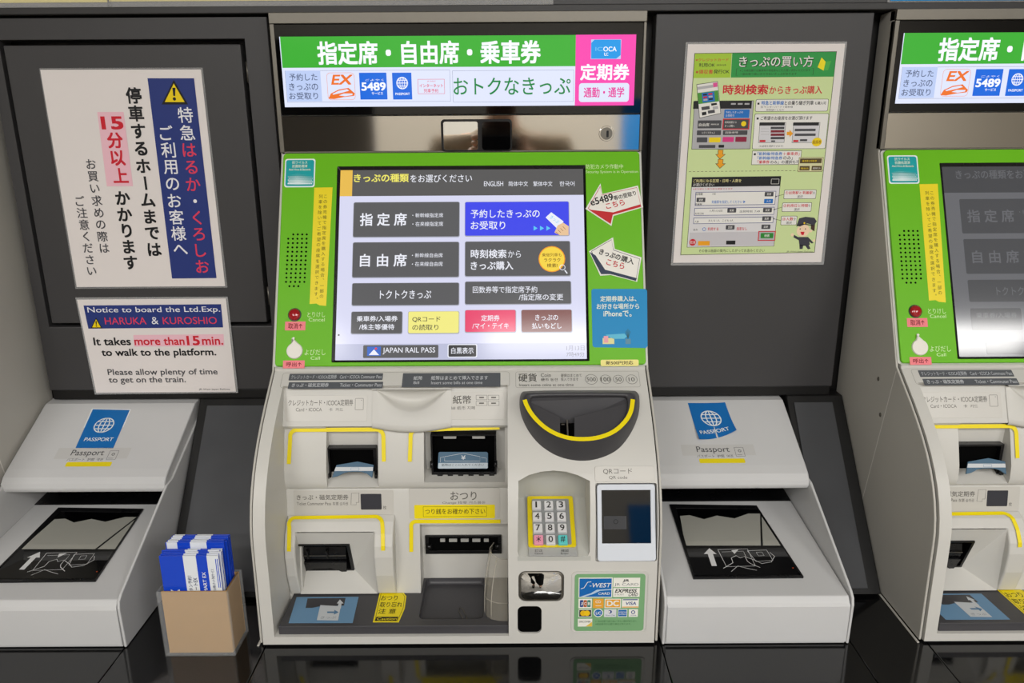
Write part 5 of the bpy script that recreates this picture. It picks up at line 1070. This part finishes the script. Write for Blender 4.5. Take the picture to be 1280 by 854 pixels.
for sx in (-1, 1):
    n = len(cv_); cv_ += [(sx*225, 0, 1410, 85, 85), (sx*275, -60, 1180, 75, 75), (sx*140, -250, 1350, 52, 52)]; ce += [(3, n), (n, n+1), (n+1, n+2)]
skinfig('coat', [(PX+x, PT+t, Hh(z), a, b) for x, t, z, a, b in cv_], ce, COAT, person, po)
tv = [(0, 0, 900, 150, 115)]; te = []
for sx in (-1, 1): n = len(tv); tv += [(sx*95, 0, 820, 98, 98), (sx*107, -10, 480, 72, 72), (sx*110, 10, 120, 62, 66)]; te += [(0, n), (n, n+1), (n+1, n+2)]
skinfig('trousers', [(PX+x, PT+t, Hh(z), a, b) for x, t, z, a, b in tv], te, TRS, person, po)
for sx in (-1, 1):
    skinfig('shoe', [(PX+sx*112, PT+20, Hh(42), 46, 42), (PX+sx*115, PT-70, Hh(38), 48, 38), (PX+sx*118, PT-170, Hh(32), 42, 30)], [(0, 1), (1, 2)], BLK, person, po)
    skinfig('ear', [(PX+sx*76, PT-5, Hh(1665), 8, 14), (PX+sx*82, PT, Hh(1690), 8, 16)], [(0, 1)], SKN, person, po)
    skinfig('eye', [(PX+sx*30, PT-92, Hh(1685), 12, 8), (PX+sx*33, PT-92, Hh(1685), 10, 7)], [(0, 1)], BLK, person, po)
    for k in range(4):                                       # fingers closed round the phone's edge
        zz = 1400+k*19; skinfig('finger', [(PX+sx*86, PT-318, Hh(zz+6), 9, 9), (PX+sx*96, PT-345, Hh(zz+9), 8.5, 8.5), (PX+sx*84, PT-362+k, Hh(zz+11), 8, 8), (PX+sx*(66-k*2), PT-362, Hh(zz+12), 7, 7)], [(0, 1), (1, 2), (2, 3)], SKN, person, po, 1)
    skinfig('thumb', [(PX+sx*84, PT-312, Hh(1400), 11, 11), (PX+sx*66, PT-322, Hh(1418), 10, 10), (PX+sx*44, PT-330, Hh(1436), 8.5, 8.5)], [(0, 1), (1, 2)], SKN, person, po, 1)
skinfig('nose', [(PX, PT-92, Hh(1680), 8, 8), (PX, PT-112, Hh(1652), 13, 12)], [(0, 1)], SKN, person, po)
skinfig('mouth', [(PX-20, PT-92, Hh(1618), 4, 4), (PX, PT-98, Hh(1616), 6, 5), (PX+20, PT-92, Hh(1618), 4, 4)], [(0, 1), (1, 2)], mat('lips', 'A8605A', .5), person, po)
skinfig('hair', [(PX, PT-30, Hh(1768), 62, 50), (PX, PT+15, Hh(1755), 84, 78), (PX, PT+38, Hh(1690), 82, 62), (PX, PT+42, Hh(1620), 64, 44)], [(0, 1), (1, 2), (2, 3)], HAIR, person, po)
ph = MB().box(PX-80, PX+80, PT-350, PT-341, Hh(1395), Hh(1473), BLK).build('phone', None, bevel=2.5); tag(ph, 'black phone held up sideways by the person in the beige coat', 'phone')
MB().box(PX-74, PX+74, PT-341.2, PT-340.4, Hh(1400), Hh(1468), BLKG).build('phone_screen', ph)

# ---------------------------------------------------------------- leaflet box on the counter
BX0, BX1, BT0, BT1, BH = -437.5, -349.5, 257.0, 307.0, 92.0
bx = thing('leaflet_box', 'clear acrylic leaflet box lined with brown corrugated card, standing on the counter', 'leaflet box', ((BX0+BX1)/2, (BT0+BT1)/2, 0))
def wall4(name, th, z0, z1, ins, m, sides, bev=.4):
    x0, x1, t0, t1 = BX0+ins, BX1-ins, BT0+ins, BT1-ins; o = []
    if 'f' in sides: o.append(MB().box(x0, x1, t1-th, t1, z0, z1, m).build(name, bx, bevel=bev))
    if 'b' in sides: o.append(MB().box(x0, x1, t0, t0+th, z0, z1, m).build(name, bx, bevel=bev))
    if 'l' in sides: o.append(MB().box(x0, x0+th, t0+th, t1-th, z0, z1, m).build(name, bx, bevel=bev))
    if 'r' in sides: o.append(MB().box(x1-th, x1, t0+th, t1-th, z0, z1, m).build(name, bx, bevel=bev))
    return o
wall4('acrylic_wall', 2.2, .2, BH, 0, ACR, 'fblr', .5); MB().box(BX0+2.3, BX1-2.3, BT0+2.3, BT1-2.3, .3, 2.4, ACR).build('acrylic_floor', bx)
KR = mat('kraft_card', 'B8935F', .75, noise=.08, nscale=50)
def corr(name, along_x, c0, c1, fixed, sgn):
    n = int((c1-c0)/1.25); rows = []
    for i in range(n+1):
        c = c0+(c1-c0)*i/n; d = fixed+sgn*(.6*math.cos(i*math.pi))
        rows.append([(c, d, 3), (c, d, BH-1)] if along_x else [(d, c, 3), (d, c, BH-1)])
    mb = MB().loft(rows, KR, smooth=True)
    rows2 = [[(c0, fixed-sgn*1.1, 3), (c0, fixed-sgn*1.1, BH-1)], [(c1, fixed-sgn*1.1, 3), (c1, fixed-sgn*1.1, BH-1)]]
    if not along_x: rows2 = [[(y, x, z) for x, y, z in r] for r in rows2]
    mb.loft(rows2, KR, smooth=False); return mb.build(name, bx, fix=False)
corr('card_liner', True, BX0+5, BX1-3.5, BT1-3.6, 1); corr('card_liner', False, BT0+3, BT1-5.5, BX1-3.6, 1); corr('card_liner', True, BX0+5, BX1-3.5, BT0+4, -1)
BLF = mat('leaflet_blue', '1747CC', .25, coat=.3); WHF = mat('leaflet_white', 'E8ECF0', .3)
tl = BT1-8.5
ORD = ['first', 'second', 'third', 'fourth', 'fifth', 'sixth', 'seventh', 'eighth']
for k in range(14):
    front = k < 6
    t1 = tl-k*2.75-(0 if front else 1.5); x0 = BX0+6+(k % 3)*.6+(0 if front else k*.15); x1 = x0+72.5-(1.5 if k % 2 else 0)
    z0 = 3.2; z1 = (137 if front else 143)+(k % 4)*.9; 
    if k == 0: z1 = 137
    th = 1.7; Lp = Plane((t1, z1), (t1, z0)); mb = MB(); wdt = x1-x0
    mb.box(x0, x1, t1-th, t1, z0, z1, BLF)
    o = mb.build('leaflet', None, bevel=.2)
    tag(o, 'glossy blue and white leaflet at the front of the leaflet box, its text readable' if k == 0 else ('blue leaflet %s from the front of the front bundle in the leaflet box' % ORD[k] if front else 'blue leaflet %s from the front of the taller back bundle in the leaflet box' % ORD[k-6]), 'leaflet', 'blue and white leaflets in the acrylic box')
    # printed bands, wrapped over the top edge
    for a, b in (((.40, .62), (.80, 1.0)) if front else ((.02, .2), (.42, .7))):
        m = MB(); h = .12
        m.box(x0+wdt*a, x0+wdt*b, t1-th-.05, t1+h, z0+4, z1+h, WHF) if False else m.add([(x0+wdt*a, t1+h, z0+4), (x0+wdt*b, t1+h, z0+4), (x0+wdt*b, t1+h, z1+h), (x0+wdt*a, t1+h, z1+h), (x0+wdt*b, t1-th, z1+h), (x0+wdt*a, t1-th, z1+h)], [(0, 1, 2, 3), (3, 2, 4, 5)], WHF)
        m.build('printed_band', o, fix=False)
    if k == 0:
        p = Print(Lp, .3); NB2 = ink('20305E')
        def vr(t_, x, y0, y1, hh, mm, bo=0): p.rtext(t_, (x, y1), (x-(y1-y0)*.17, y0), hh, mm, 1, bo)
        # sideways lettering reading upwards
        def side(t_, u, v0, v1, hh, mm, bo=0):
            g = glyphs(t_, bo); vs = g[0]; ax = min(q[0] for q in vs); bx_ = max(q[0] for q in vs); ay = min(q[1] for q in vs); by = max(q[1] for q in vs)
            p._g(g, lambda x, y: (u-(y-ay)/(by-ay)*hh+hh/2, v0+(x-ax)/(bx_-ax)*(v1-v0)), mm, 1)
        u_ = lambda f: x0+wdt*f
        side('カンタン予約！', u_(.47), -58, -27, 5, NB2, .01); side('スマートEX', u_(.56), -58, -30, 5.5, NB2, .01)
        side('SMART EX', u_(.72), -54, -22, 4.4, WHF, .015); side('新幹線のお得なネット予約サービス', u_(.87), -56, -18, 4, NB2, .01)
        for q in (.94, .97): p.mb.add([Lp.P(u_(q), -44, .4), Lp.P(u_(q)+.9, -44, .4), Lp.P(u_(q)+.9, -4, .4), Lp.P(u_(q), -4, .4)], [(0, 1, 2, 3)], BLF)
        side('EX', u_(.2), -62, -46, 11, WHF, .03)
        p.build('print', o)
for ob in list(bpy.data.objects):
    if '_o' in ob: del ob['_o']
bpy.data.objects.remove(_fo)
